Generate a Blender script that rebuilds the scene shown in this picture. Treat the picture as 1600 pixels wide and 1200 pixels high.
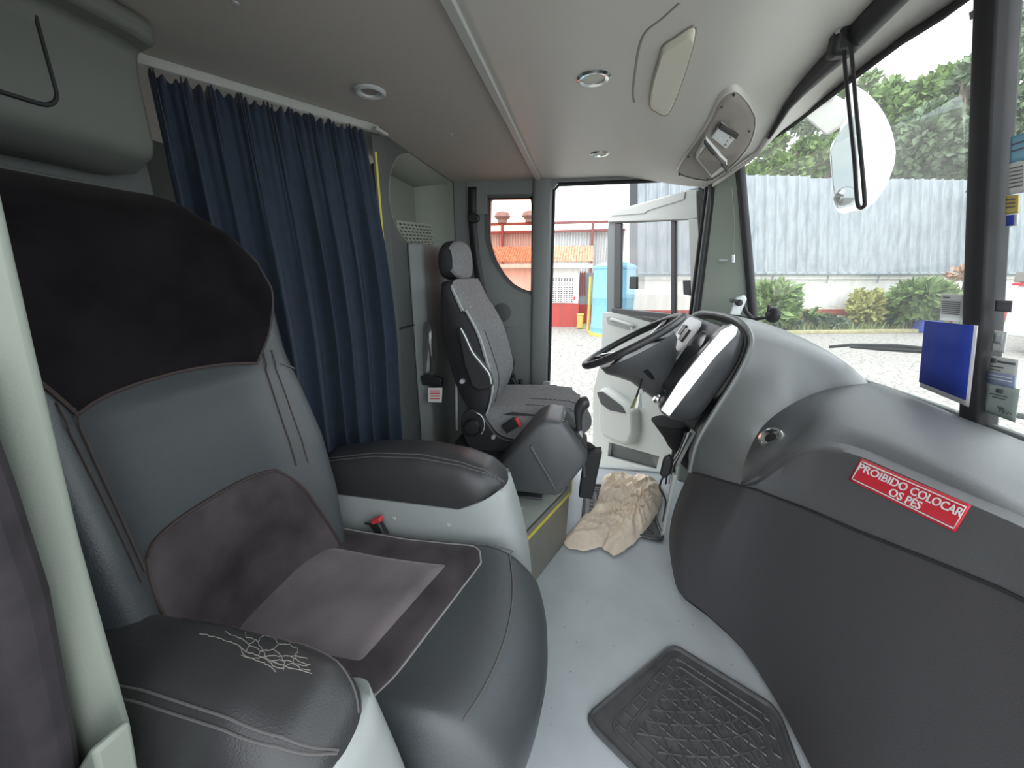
import bpy, bmesh, math, random
from mathutils import Vector, Matrix, noise
random.seed(7)
S = bpy.context.scene
for o in list(bpy.data.objects): bpy.data.objects.remove(o)
COL = S.collection
R = math.radians

# ------------------------------------------------------------------ camera
FPX, PITCH, YAW, CH = 600.0, R(15.8), R(10.6), 1.2
cd = bpy.data.cameras.new('camera'); cd.sensor_width = 36.0; cd.lens = 36.0*FPX/1600.0
cd.clip_start = 0.02; cd.clip_end = 400
cam = bpy.data.objects.new('camera', cd); COL.objects.link(cam)
cam.location = (0, 0, CH); cam.rotation_euler = (R(90)-PITCH, 0, YAW)
S.camera = cam

# ------------------------------------------------------------------ sky, sun and doorway fill
w = bpy.data.worlds.new('sky'); S.world = w; w.use_nodes = True
nt = w.node_tree; nt.nodes.clear()
out = nt.nodes.new('ShaderNodeOutputWorld'); bg = nt.nodes.new('ShaderNodeBackground')
tc = nt.nodes.new('ShaderNodeTexCoord'); mp = nt.nodes.new('ShaderNodeMapping'); mp.inputs['Scale'].default_value = (1, 1, 2.6)
nz = nt.nodes.new('ShaderNodeTexNoise'); nz.inputs['Scale'].default_value = 5.5; nz.inputs['Detail'].default_value = 8
rp = nt.nodes.new('ShaderNodeValToRGB')
rp.color_ramp.elements[0].position = .40; rp.color_ramp.elements[0].color = (.80, .87, .95, 1)
rp.color_ramp.elements[1].position = .62; rp.color_ramp.elements[1].color = (1.0, 1.0, 1.0, 1)
nt.links.new(tc.outputs['Generated'], mp.inputs['Vector']); nt.links.new(mp.outputs['Vector'], nz.inputs['Vector'])
nt.links.new(nz.outputs['Fac'], rp.inputs['Fac']); nt.links.new(rp.outputs['Color'], bg.inputs['Color'])
bg.inputs['Strength'].default_value = 1.9
nt.links.new(bg.outputs['Background'], out.inputs['Surface'])

def light(name, kind, loc, rot, energy, color=(1, 1, 1), **kw):
    l = bpy.data.lights.new(name, kind); l.energy = energy; l.color = color
    for k, v in kw.items(): setattr(l, k, v)
    o = bpy.data.objects.new(name, l); COL.objects.link(o); o.location = loc; o.rotation_euler = rot
    return o
light('sun', 'SUN', (0, 0, 8), (R(38), 0, R(-35)), 0.7, (1, .98, .95), angle=R(40))
# added fill lamp in the open passenger doorway, brightens the cabin beyond the sky
light('doorway_fill', 'AREA', (0.25, -0.55, 1.0), (R(90), 0, 0), .75, (.93, .98, 1), shape='RECTANGLE', size=1.3, size_y=1.9)

S.view_settings.view_transform = 'Standard'; S.view_settings.look = 'None'
S.view_settings.exposure = 0.75; S.view_settings.gamma = 1.0; S.view_settings.use_curve_mapping = False

# ------------------------------------------------------------------ pixel -> point on a real surface
CF = Vector((-math.sin(YAW)*math.cos(PITCH), math.cos(YAW)*math.cos(PITCH), -math.sin(PITCH)))
CR = Vector((math.cos(YAW), math.sin(YAW), 0)); CU = CR.cross(CF); CC = Vector((0, 0, CH))
def ray(px, py): return CF + CR*((px-800)/FPX) + CU*((600-py)/FPX)
def PX(px, py, x): v = ray(px, py); return CC + v*(x/v.x)
def PY(px, py, y): v = ray(px, py); return CC + v*(y/v.y)
def PZ(px, py, z): v = ray(px, py); return CC + v*((z-CH)/v.z)
def PN(px, py, O, N): v = ray(px, py); return CC + v*((O-CC).dot(N)/v.dot(N))

# ------------------------------------------------------------------ materials
def mat(name, col, rough=.6, metal=0, var=0, vscale=8, bump=0, bscale=300, sheen=0, spec=.5, coat=0, emit=None):
    m = bpy.data.materials.new(name); m.use_nodes = True
    t = m.node_tree; b = t.nodes['Principled BSDF']
    b.inputs['Base Color'].default_value = (*col, 1); b.inputs['Roughness'].default_value = rough
    b.inputs['Metallic'].default_value = metal; b.inputs['Specular IOR Level'].default_value = spec
    if sheen:
        b.inputs['Sheen Weight'].default_value = sheen; b.inputs['Sheen Roughness'].default_value = .4
        b.inputs['Sheen Tint'].default_value = (.85, .8, .82, 1)
    if coat: b.inputs['Coat Weight'].default_value = coat
    if emit: b.inputs['Emission Color'].default_value = (*col, 1); b.inputs['Emission Strength'].default_value = emit
    if var or bump:
        c = t.nodes.new('ShaderNodeTexCoord')
    if var:
        n = t.nodes.new('ShaderNodeTexNoise'); n.inputs['Scale'].default_value = vscale; n.inputs['Detail'].default_value = 6
        r = t.nodes.new('ShaderNodeValToRGB')
        r.color_ramp.elements[0].position = .3; r.color_ramp.elements[1].position = .7
        r.color_ramp.elements[0].color = (*[max(0, k*(1-var)) for k in col], 1)
        r.color_ramp.elements[1].color = (*[min(1, k*(1+var)) for k in col], 1)
        t.links.new(c.outputs['Object'], n.inputs['Vector']); t.links.new(n.outputs['Fac'], r.inputs['Fac'])
        t.links.new(r.outputs['Color'], b.inputs['Base Color'])
    if bump:
        n2 = t.nodes.new('ShaderNodeTexNoise'); n2.inputs['Scale'].default_value = bscale; n2.inputs['Detail'].default_value = 3
        bp = t.nodes.new('ShaderNodeBump'); bp.inputs['Strength'].default_value = bump; bp.inputs['Distance'].default_value = .002
        t.links.new(c.outputs['Object'], n2.inputs['Vector']); t.links.new(n2.outputs['Fac'], bp.inputs['Height'])
        t.links.new(bp.outputs['Normal'], b.inputs['Normal'])
    return m
def glass(name, tint=(1, 1, 1), gloss=.06, haze=0.0, rough=.0):
    m = bpy.data.materials.new(name); m.use_nodes = True; t = m.node_tree; t.nodes.clear()
    o = t.nodes.new('ShaderNodeOutputMaterial'); tr = t.nodes.new('ShaderNodeBsdfTransparent'); tr.inputs['Color'].default_value = (*tint, 1)
    g = t.nodes.new('ShaderNodeBsdfGlossy'); g.inputs['Roughness'].default_value = rough; g.inputs['Color'].default_value = (1, 1, 1, 1)
    fr = t.nodes.new('ShaderNodeLayerWeight'); fr.inputs['Blend'].default_value = .25
    ml = t.nodes.new('ShaderNodeMath'); ml.operation = 'MULTIPLY_ADD'; ml.inputs[1].default_value = .10; ml.inputs[2].default_value = gloss
    mx = t.nodes.new('ShaderNodeMixShader')
    t.links.new(fr.outputs['Fresnel'], ml.inputs[0]); t.links.new(ml.outputs[0], mx.inputs['Fac'])
    t.links.new(tr.outputs[0], mx.inputs[1]); t.links.new(g.outputs[0], mx.inputs[2])
    last = mx
    if haze:
        d = t.nodes.new('ShaderNodeBsdfTranslucent'); d.inputs['Color'].default_value = (.95, .97, .97, 1)
        n = t.nodes.new('ShaderNodeTexNoise'); n.inputs['Scale'].default_value = 7; n.inputs['Detail'].default_value = 8
        c = t.nodes.new('ShaderNodeTexCoord'); t.links.new(c.outputs['Object'], n.inputs['Vector'])
        k = t.nodes.new('ShaderNodeMath'); k.operation = 'MULTIPLY'; k.inputs[1].default_value = haze*2
        t.links.new(n.outputs['Fac'], k.inputs[0])
        m2 = t.nodes.new('ShaderNodeMixShader'); t.links.new(k.outputs[0], m2.inputs['Fac'])
        t.links.new(mx.outputs[0], m2.inputs[1]); t.links.new(d.outputs[0], m2.inputs[2]); last = m2
    t.links.new(last.outputs[0], o.inputs['Surface'])
    return m
M = dict(
 ceil=mat('ceiling_felt', (.43, .41, .38), .75, bump=.15, bscale=500),
 ceil_front=mat('ceiling_plastic', (.55, .545, .51), .45, bump=.05, bscale=400),
 trim=mat('grey_trim', (.44, .46, .44), .5, bump=.1, bscale=400),
 pillar=mat('pillar_plastic', (.26, .295, .255), .55, bump=.12, bscale=400),
 cab=mat('cabinet_grey', (.128, .140, .126), .55, bump=.15, bscale=350),
 wallg=mat('wall_grey', (.19, .205, .205), .6, bump=.15, bscale=350),
 walld=mat('wall_dark_grey', (.085, .095, .092), .6, bump=.15, bscale=350),
 niche=mat('niche_green_grey', (.25, .275, .24), .55),
 floor=mat('floor_vinyl', (.46, .50, .52), .42, var=.10, vscale=5, bump=.08, bscale=250),
 stepd=mat('step_olive_grey', (.20, .20, .17), .5, var=.08),
 plat=mat('platform_vinyl', (.42, .46, .42), .5, var=.06),
 yellow=mat('yellow_edge', (.62, .55, .08), .5),
 dash=mat('dash_plastic', (.085, .09, .095), .46, spec=.8, bump=.25, bscale=600),
 dashtop=mat('dash_top_soft', (.21, .225, .23), .55, bump=.25, bscale=600),
 dashband=mat('dash_band', (.095, .097, .10), .55, bump=.2, bscale=600),
 kick=mat('kick_panel', (.058, .056, .060), .62, bump=.3, bscale=500),
 black=mat('black_plastic', (.018, .018, .02), .45),
 rubber=mat('black_rubber', (.02, .02, .022), .7),
 matr=mat('mat_rubber', (.075, .077, .08), .42, var=.25, vscale=20),
 shell=mat('binnacle_shell', (.16, .168, .168), .40, spec=.8, bump=.1, bscale=500),
 pad=mat('instrument_pad', (.055, .058, .062), .25),
 chrome=mat('chrome', (.68, .70, .69), .15, 1),
 silver=mat('silver_plastic', (.62, .65, .66), .35, .3),
 screen=mat('dark_screen', (.02, .022, .025), .12),
 leather=mat('leather_charcoal', (.050, .057, .062), .46, spec=.7, bump=.35, bscale=420),
 leather2=mat('leather_armrest', (.040, .041, .043), .34, bump=.3, bscale=420),
 velvet=mat('velvet_brown', (.009, .0075, .009), .9, var=.5, vscale=10, sheen=.05, spec=.12, bump=.3, bscale=250),
 velvet2=mat('velvet_mauve', (.050, .042, .045), .8, var=.6, spec=.25, vscale=7, sheen=.4, bump=.3, bscale=250),
 stitch=mat('stitch_grey', (.11, .105, .105), .8),
 stitchr=mat('stitch_brown', (.048, .034, .032), .8),
 pod=mat('seat_pod_plastic', (.36, .39, .385), .5, bump=.12, bscale=450),
 fabric=mat('seat_fabric_grey', (.19, .195, .20), .85, var=.15, vscale=60, bump=.3, bscale=500),
 fabdark=mat('seat_fabric_dark', (.026, .026, .03), .85, bump=.3, bscale=500),
 seatpl=mat('seat_plastic', (.028, .028, .03), .5),
 curtain=mat('curtain_navy', (.020, .032, .054), .9, var=.12, vscale=30, sheen=.15),
 red=mat('buckle_red', (.62, .05, .06), .4),
 stred=mat('sticker_red', (.70, .035, .055), .35),
 white=mat('white_print', (.85, .85, .86), .4),
 ink=mat('ink_dark', (.12, .12, .13), .5),
 paper=mat('paper_white', (.72, .74, .72), .6),
 paperg=mat('paper_green', (.42, .50, .46), .6),
 paperb=mat('paper_blue', (.30, .36, .52), .6),
 blue=mat('blue_sheet', (.022, .055, .40), .7),
 doorp=mat('door_panel', (.52, .54, .51), .45, bump=.1, bscale=400),
 doorp2=mat('door_pocket_grey', (.30, .32, .31), .5),
 frame=mat('window_frame_dark', (.035, .037, .04), .45),
 rag=mat('rag_beige', (.82, .71, .57), .9, var=.14, vscale=7, bump=.3, bscale=200),
 beige=mat('visor_beige', (.66, .65, .54), .4),
 console=mat('console_taupe', (.25, .23, .21), .5, bump=.1, bscale=400),
 glassw=glass('windshield_glass', (.97, .985, .98), .0, .02),
 glassd=glass('door_glass', (.80, .80, .79), .05),
 glassr=glass('red_tinted_glass', (.96, .68, .61), .01),
 mirror=mat('mirror_glass', (.22, .25, .25), .05, 1),
 mirrorw=mat('mirror_white', (.86, .88, .88), .3),
 velvet3=mat('velvet_painted_sheen', (.155, .135, .143), .8, var=.3, vscale=7, sheen=.6, bump=.3, bscale=250),  # cushion centre velvet, base colour lightened to stand in for its sheen
 bright=mat('bright_strip', (.50, .53, .52), .28, .9),
 crack=mat('leather_backing', (.26, .245, .215), .8),
 stitchl=mat('stitch_light', (.26, .25, .25), .8),
 sealf=mat('pillar_trim_fabric', (.032, .027, .032), .8, var=.4, vscale=20),
 pale=mat('pale_cladding', (.66, .67, .66), .6),
 armg=mat('mirror_arm_grey', (.52, .52, .48), .5),
 clear=glass('clear_bag', (.80, .80, .80), .10, .18, .15),
)
# textures with a pattern of their own -------------------------------------------------
def wall_mat(name, col, streak):
    m = mat(name, col, .85); t = m.node_tree; b = t.nodes['Principled BSDF']
    c = t.nodes.new('ShaderNodeTexCoord'); mp = t.nodes.new('ShaderNodeMapping'); mp.inputs['Scale'].default_value = (3, 3, .35)
    n = t.nodes.new('ShaderNodeTexNoise'); n.inputs['Scale'].default_value = 2; n.inputs['Detail'].default_value = 9
    r = t.nodes.new('ShaderNodeValToRGB'); r.color_ramp.elements[0].position = .35; r.color_ramp.elements[1].position = .6
    r.color_ramp.elements[0].color = (*streak, 1); r.color_ramp.elements[1].color = (*col, 1)
    t.links.new(c.outputs['Object'], mp.inputs['Vector']); t.links.new(mp.outputs['Vector'], n.inputs['Vector'])
    t.links.new(n.outputs['Fac'], r.inputs['Fac']); t.links.new(r.outputs['Color'], b.inputs['Base Color'])
    return m
M['oplaster'] = wall_mat('white_plaster', (.88, .86, .82), (.78, .75, .70))
M['ored'] = wall_mat('red_paint', (.50, .085, .075), (.40, .09, .08))
M['ozinc'] = wall_mat('zinc_sheet', (.33, .37, .39), (.25, .28, .30))
M['otile'] = mat('roof_tile', (.52, .33, .21), .8, var=.35, vscale=6)
M['otank'] = mat('tank_blue', (.20, .46, .62), .5, var=.06)
M['osteel'] = mat('red_steel', (.25, .09, .08), .6)
M['oyellow'] = mat('yellow_paint', (.60, .47, .12), .5)
M['okerb'] = mat('kerb_paint', (.42, .39, .22), .8, var=.2)
M['leaf1'] = mat('leaf_green', (.16, .25, .075), .7, var=.35, vscale=3)
M['leaf2'] = mat('leaf_dark', (.13, .19, .10), .7, var=.4, vscale=2)
M['leaf3'] = mat('leaf_yellow', (.34, .34, .10), .7, var=.3, vscale=3)
M['grass'] = mat('grass', (.20, .24, .10), .9, var=.3, vscale=3)
M['bark'] = mat('bark', (.14, .11, .08), .9)
def cobble():
    m = mat('cobblestones', (.5, .48, .44), .9); t = m.node_tree; b = t.nodes['Principled BSDF']
    c = t.nodes.new('ShaderNodeTexCoord'); v = t.nodes.new('ShaderNodeTexVoronoi'); v.feature = 'DISTANCE_TO_EDGE'; v.inputs['Scale'].default_value = 5.5
    r = t.nodes.new('ShaderNodeValToRGB'); r.color_ramp.elements[0].position = .0; r.color_ramp.elements[1].position = .10
    r.color_ramp.elements[0].color = (.20, .19, .165, 1); r.color_ramp.elements[1].color = (.38, .36, .33, 1)
    t.links.new(c.outputs['Object'], v.inputs['Vector']); t.links.new(v.outputs['Distance'], r.inputs['Fac']); t.links.new(r.outputs['Color'], b.inputs['Base Color'])
    return m
M['cobble'] = cobble()
def speckle():
    m = M['floor']; t = m.node_tree; b = t.nodes['Principled BSDF']
    src = b.inputs['Base Color'].links[0].from_socket
    c = t.nodes.new('ShaderNodeTexCoord'); v = t.nodes.new('ShaderNodeTexVoronoi'); v.inputs['Scale'].default_value = 28
    r = t.nodes.new('ShaderNodeValToRGB'); r.color_ramp.elements[0].position = .04; r.color_ramp.elements[1].position = .075
    r.color_ramp.elements[0].color = (.35, .35, .34, 1); r.color_ramp.elements[1].color = (1, 1, 1, 1)
    mx = t.nodes.new('ShaderNodeMix'); mx.data_type = 'RGBA'; mx.blend_type = 'MULTIPLY'; mx.inputs['Factor'].default_value = 1
    t.links.new(c.outputs['Object'], v.inputs['Vector']); t.links.new(v.outputs['Distance'], r.inputs['Fac'])
    t.links.new(src, mx.inputs['A']); t.links.new(r.outputs['Color'], mx.inputs['B']); t.links.new(mx.outputs['Result'], b.inputs['Base Color'])
speckle()

# ------------------------------------------------------------------ mesh helpers (all in world coordinates)
class MB:
    def __init__(s): s.v = []; s.f = []
    def add(s, vs, fs):
        n = len(s.v); s.v += [Vector(p) for p in vs]; s.f += [tuple(i+n for i in f) for f in fs]; return s
    def box(s, c, d, rot=None):
        x, y, z = [k/2 for k in d]
        p = [Vector((i*x, j*y, k*z)) for k in (-1, 1) for j in (-1, 1) for i in (-1, 1)]
        if rot is not None: p = [rot @ q for q in p]
        return s.add([Vector(c)+q for q in p], [(0, 2, 3, 1), (4, 5, 7, 6), (0, 1, 5, 4), (2, 6, 7, 3), (0, 4, 6, 2), (1, 3, 7, 5)])
    def prism(s, poly, off):                       # poly: list of points, extruded by off
        n = len(poly); off = Vector(off); P = [Vector(p) for p in poly]
        return s.add(P + [p+off for p in P], [tuple(range(n))[::-1], tuple(range(n, 2*n))] + [(i, (i+1) % n, n+(i+1) % n, n+i) for i in range(n)])
    def loft(s, rings, closed=True, cap=True, loop=False):
        n = len(rings[0]); vs = [p for r in rings for p in r]; fs = []
        m = len(rings); L = m if loop else m-1
        for a in range(L):
            b = (a+1) % m
            for i in range(n if closed else n-1):
                j = (i+1) % n; fs.append((a*n+i, a*n+j, b*n+j, b*n+i))
        if cap and closed and not loop: fs += [tuple(range(n))[::-1], tuple(range((m-1)*n, m*n))]
        return s.add(vs, fs)
    def tube(s, pts, r, seg=10, closed=False):
        pts = [Vector(p) for p in pts]; n = len(pts); rings = []; up = Vector((0, 0, 1)); prev = None
        for i, p in enumerate(pts):
            a = pts[(i-1) % n] if (closed or i > 0) else p; b = pts[(i+1) % n] if (closed or i < n-1) else p
            t = (b-a).normalized()
            if prev is None:
                x = t.cross(up if abs(t.dot(up)) < .95 else Vector((1, 0, 0))).normalized()
            else:
                x = (prev - t*prev.dot(t)).normalized()
            prev = x; y = t.cross(x); rr = r[i] if isinstance(r, (list, tuple)) else r
            rings.append([p + (x*math.cos(k*2*math.pi/seg)+y*math.sin(k*2*math.pi/seg))*rr for k in range(seg)])
        return s.loft(rings, True, True, closed)
    def lathe(s, prof, O, A, seg=32):              # prof: (radius, height along A)
        A = Vector(A).normalized(); x = A.cross(Vector((0, 0, 1)) if abs(A.z) < .9 else Vector((1, 0, 0))).normalized(); y = A.cross(x); O = Vector(O)
        return s.loft([[O + A*h + (x*math.cos(k*2*math.pi/seg)+y*math.sin(k*2*math.pi/seg))*max(r, 1e-4) for k in range(seg)] for r, h in prof])
    def grid(s, fn, nu, nv):
        vs = [fn(i/nu, j/nv) for j in range(nv+1) for i in range(nu+1)]; w_ = nu+1
        return s.add(vs, [(j*w_+i, j*w_+i+1, (j+1)*w_+i+1, (j+1)*w_+i) for j in range(nv) for i in range(nu)])
ORG = {}
def props(o, label=None, cat=None, group=None, kind=None):
    if label: o['label'] = label
    if cat: o['category'] = cat
    if group: o['group'] = group
    if kind: o['kind'] = kind
    return o
def thing(name, loc, label, cat, group=None):
    o = bpy.data.objects.new(name, None); COL.objects.link(o); o.location = Vector(loc); o.empty_display_size = .05
    ORG[o.name] = Vector(loc); return props(o, label, cat, group)
def obj(name, mb, m, parent=None, bev=0, seg=2, sub=0, sol=0, flat=False, ang=38, label=None, cat=None, group=None, kind=None, fix=True):
    if isinstance(mb, MB):
        me = bpy.data.meshes.new(name); me.from_pydata([tuple(v) for v in mb.v], [], mb.f)
    else: me = mb; me.name = name
    n = len(me.vertices); co = [v.co.copy() for v in me.vertices]
    lo = Vector([min(c[k] for c in co) for k in range(3)]); hi = Vector([max(c[k] for c in co) for k in range(3)])
    org = Vector(((lo.x+hi.x)/2, (lo.y+hi.y)/2, lo.z))
    me.transform(Matrix.Translation(-org))
    if fix:
        bm = bmesh.new(); bm.from_mesh(me); bmesh.ops.remove_doubles(bm, verts=bm.verts, dist=1e-5); bmesh.ops.recalc_face_normals(bm, faces=bm.faces); bm.to_mesh(me); bm.free()
    for p in me.polygons: p.use_smooth = not flat
    if not flat and not sub: me.set_sharp_from_angle(angle=R(ang))
    me.materials.clear(); me.materials.append(M[m] if isinstance(m, str) else m)
    o = bpy.data.objects.new(name, me); COL.objects.link(o)
    po = ORG[parent.name] if parent else Vector((0, 0, 0))
    o.location = org - po; ORG[o.name] = org
    if parent: o.parent = parent
    if sol:
        md = o.modifiers.new('sol', 'SOLIDIFY'); md.thickness = sol; md.offset = 0
    if sub:
        md = o.modifiers.new('sub', 'SUBSURF'); md.levels = sub; md.render_levels = sub
    if bev:
        md = o.modifiers.new('bev', 'BEVEL'); md.width = bev; md.segments = seg; md.limit_method = 'ANGLE'; md.angle_limit = R(35); md.harden_normals = False
    return props(o, label, cat, group, kind)
def struct(name, mb, m, **k): return obj(name, mb, m, kind='structure', **k)
def plate_mesh(outer, holes, O, U, V, th):         # a flat plate with holes, mapped on O + U*x + V*y (thickness th along U x V)
    cu = bpy.data.curves.new('c', 'CURVE'); cu.dimensions = '2D'; cu.fill_mode = 'BOTH'; cu.extrude = abs(th)/2
    for poly in [outer]+list(holes):
        sp = cu.splines.new('POLY'); sp.points.add(len(poly)-1); sp.use_cyclic_u = True
        for i, (x, y) in enumerate(poly): sp.points[i].co = (x, y, 0, 1)
    t = bpy.data.objects.new('c', cu); COL.objects.link(t)
    dg = bpy.context.evaluated_depsgraph_get(); dg.update()
    me = bpy.data.meshes.new_from_object(t.evaluated_get(dg)); bpy.data.objects.remove(t); bpy.data.curves.remove(cu)
    O, U, V = Vector(O), Vector(U).normalized(), Vector(V).normalized(); N = U.cross(V)
    for v in me.vertices: x, y, z = v.co; v.co = O + U*x + V*y + N*(z + th/2)
    return me
def text_mesh(txt, size, fn, th=.0006, align='CENTER'):
    cu = bpy.data.curves.new('t', 'FONT'); cu.body = txt; cu.size = size; cu.align_x = align; cu.align_y = 'CENTER'; cu.extrude = th/2; cu.offset = .007; cu.resolution_u = 4
    t = bpy.data.objects.new('t', cu); COL.objects.link(t)
    dg = bpy.context.evaluated_depsgraph_get(); dg.update()
    me = bpy.data.meshes.new_from_object(t.evaluated_get(dg)); bpy.data.objects.remove(t); bpy.data.curves.remove(cu)
    b_ = bmesh.new(); b_.from_mesh(me); bmesh.ops.subdivide_edges(b_, edges=[e for e in b_.edges if e.calc_length() > size*.12], cuts=3, use_grid_fill=True); b_.to_mesh(me); b_.free()
    for v in me.vertices: v.co = fn(v.co.x, v.co.y, v.co.z)
    return me
def rrect(x0, y0, x1, y1, r, n=5):
    p = []
    for cx, cy, a in ((x1-r, y1-r, 0), (x0+r, y1-r, 90), (x0+r, y0+r, 180), (x1-r, y0+r, 270)):
        p += [(cx+r*math.cos(R(a+90*i/n)), cy+r*math.sin(R(a+90*i/n))) for i in range(n+1)]
    return p
def smooth(pts, n=6, closed=False):                # Catmull-Rom through points (tuples or Vectors)
    P = [Vector(p) for p in pts]; m = len(P); o = []
    for i in range(m if closed else m-1):
        g = lambda k: P[k % m] if closed else P[max(0, min(m-1, k))]
        a, b, c, d = g(i-1), g(i), g(i+1), g(i+2)
        for j in range(n):
            t = j/n; o.append(.5*((2*b)+(c-a)*t+(2*a-5*b+4*c-d)*t*t+(3*b-a-3*c+d)*t**3))
    if not closed: o.append(P[-1])
    return o
def lerp(a, b, t): return a+(b-a)*t
def interp(tab, x):
    if x <= tab[0][0]: return tab[0][1]
    for (a, b), (c, d) in zip(tab, tab[1:]):
        if x <= c: return b+(d-b)*(x-a)/(c-a)
    return tab[-1][1]
def copy_tree(o, parent=None):
    c = o.copy(); COL.objects.link(c); c.parent = parent
    for ch in [k for k in bpy.data.objects if k.parent == o]: copy_tree(ch, c)
    return c
def c2(pts): return [(p[0], p[1]) for p in pts]
# ================================================================== THE CABIN SHELL
ZC = 1.70                                            # ceiling height
def Xw(Y, z): return 1.02 - .165*((Y-1.15)/1.05)**2 - .213*(z-.86)/.89     # windshield surface
def ztop(Y): return interp(ZT, Y)
def WS(px, py, off=0.0):                              # pixel -> windshield surface (off metres inside it)
    x = .9
    for _ in range(12):
        p = PX(px, py, x); x = Xw(p.y, p.z)-off
    return PX(px, py, x)
struct('floor', MB().box((-.30, 1.14, -.02), (2.4, 2.36, .04)), 'floor')
struct('trim_1', MB().box((.19, 2.325, -.012), (.74, .035, .045)), 'silver', bev=.004)     # door sill
struct('ceiling', MB().box((-.99, 1.14, ZC+.015), (1.42, 2.36, .03)), 'ceil')
ZT = []
for q_ in ((1640, -110), (1510, 0), (1420, 57), (1350, 110), (1285, 160), (1240, 195), (1200, 228), (1172, 262)):
    p_ = WS(*q_); ZT.append((p_.y, p_.z))
ZT.sort()
BT_ = sorted([(p.y, p.x, p.z) for p in (PX(1520, -140, .655), PX(1455, -66, .65), PX(1392, 0, .645), PX(1328, 66, .635), PX(1262, 130, .625), PX(1215, 185, .61), PX(1201, 216, .60), PX(1180, 245, .585))])
# front half of the ceiling: flat, then a fairing that falls to the roller blind
def bar(Y):
    return Vector((interp([(a, b) for a, b, c in BT_], Y), Y, interp([(a, c) for a, b, c in BT_], Y)))
def ceil_front(u, v):
    Y = lerp(-.04, 2.30, v); b = bar(Y); x0 = .10
    if u < .3: return Vector((lerp(-.28, x0, u/.3), Y, ZC))
    t = (u-.3)/.7; x = lerp(x0, b.x, t); s = t*t*(3-2*t)
    hump = -.035*math.sin(math.pi*t)**2*(1-max(0, (Y-1.9)/.4))
    return Vector((x, Y, lerp(ZC, b.z+.02, s)+hump))
struct('ceiling_front', MB().grid(ceil_front, 40, 40), 'ceil_front', sol=.008, ang=60)
struct('trim_2', MB().box((-.281, 1.14, ZC-.006), (.028, 2.34, .012)), 'trim', bev=.004)     # ceiling joint strip
def header(u, v):
    Y = lerp(-.04, 2.22, v); b = bar(Y); zt = ztop(Y); e = Vector((Xw(Y, zt)+.005, Y, zt+.01))
    return b.lerp(e, u)+Vector((0, 0, .02*math.sin(math.pi*u)))
struct('trim_3', MB().grid(header, 6, 40), 'ceil_front', sol=.01, ang=60)
def roof_edge(u, v):
    Y = lerp(-.04, 2.3, v); zt = ztop(Y)
    return Vector((Xw(Y, zt)-.02+.05*u, Y, zt+.005+.05*u))
struct('trim_4', MB().grid(lambda u, v: roof_edge(u, v) + Vector((0, 0, -.022*(1-u))), 3, 40), 'rubber', sol=.012, ang=60)  # black gasket above the glass
# outer roof keeps the sky off the cabin
struct('roof', MB().box((-.4, 1.14, 1.90), (2.3, 2.5, .03)), 'trim')
# windshield in two halves with the black divider between them
struct('wall_front', MB().grid(lambda u, v: (lambda Y: Vector((Xw(Y, .84)+.012, Y, lerp(-.02, .835, v))))(lerp(-.10, 2.20, u)), 16, 2), 'walld', sol=.02)
def wpane(y0, y1): return MB().grid(lambda u, v: (lambda Y: (lambda z: Vector((Xw(Y, z), Y, z)))(lerp(.80, ztop(Y), v)))(lerp(y0, y1, u)), 16, 10)
struct('window_1', wpane(1.165, 2.14), 'glassw', sol=.004)
struct('window_2', wpane(-.05, 1.135), 'glassw', sol=.004)
rg = []
for i in range(13):
    z = lerp(.78, 1.86, i/12); x = Xw(1.15, z)
    rg.append([Vector((x+a, 1.15+b, z)) for a, b in ((-.022, -.026), (-.03, -.012), (-.03, .012), (-.022, .026), (.02, .03), (.02, -.03))])
struct('trim_5', MB().loft(rg), 'rubber', bev=.003)
rg = []
for i in range(13):
    z = lerp(.80, 1.72, i/12); x = Xw(2.14, z)
    rg.append([Vector((x+a, 2.14+b, z)) for a, b in ((-.02, -.008), (-.01, -.014), (.015, -.006), (.02, .03), (-.02, .03))])
struct('trim_6', MB().loft(rg), 'rubber', bev=.003)
# A pillar between windshield and driver's door
rg = []
for i in range(11):
    z = lerp(.0, 1.72, i/10); zz = max(z, .75); x = Xw(2.15, zz)
    rg.append([Vector(p) for p in ((.60, 2.235, z), (lerp(.60, x, .5), 2.19, z), (x-.015, 2.155, z), (x+.02, 2.20, z), (x-.03, 2.36, z), (.60, 2.36, z))])
struct('pillar_front', MB().loft(rg), 'pillar', bev=.012)
# left wall: door opening and the red quarter window
W = 2.28
def wl(px, py): p = PY(px, py, W); return (p.x, p.z)
doorhole = [(-.205, -.5), (.585, -.5), (.585, 1.60), (.56, 1.645), (-.17, 1.65), (-.205, 1.62)]
rw = [wl(765, 313), wl(768, 310), wl(829, 309), wl(832, 312), wl(831, 450), wl(828, 456), wl(815, 452), wl(800, 443), wl(786, 427), wl(774, 406), wl(767, 385), wl(764, 365)]
outer = [(-.80, -.02), (-.205, -.02), (-.205, 1.655), (-.18, 1.682), (.56, 1.682), (.585, 1.64), (.585, -.02), (.66, -.02), (.66, 1.72), (-.80, 1.72)]
struct('wall_left', plate_mesh(outer, [rw], (0, W+.05, 0), (1, 0, 0), (0, 0, 1), .05), 'wallg', bev=.004)
struct('window_3', MB().prism([(p[0]*1, W+.035, p[1]) for p in rw], (0, .005, 0)), 'glassr', flat=True)
cen = Vector((sum(p[0] for p in rw)/len(rw), 0, sum(p[1] for p in rw)/len(rw)))
rwv = [Vector((p[0], W, p[1])) for p in rw]
struct('trim_7', MB().tube(smooth(rwv, 3, True), .006, 8, True), 'rubber')
big = [Vector((cen.x+(p.x-cen.x)*1.13, W-.004, cen.z+(p.z-cen.z)*1.06)) for p in rwv]
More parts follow.
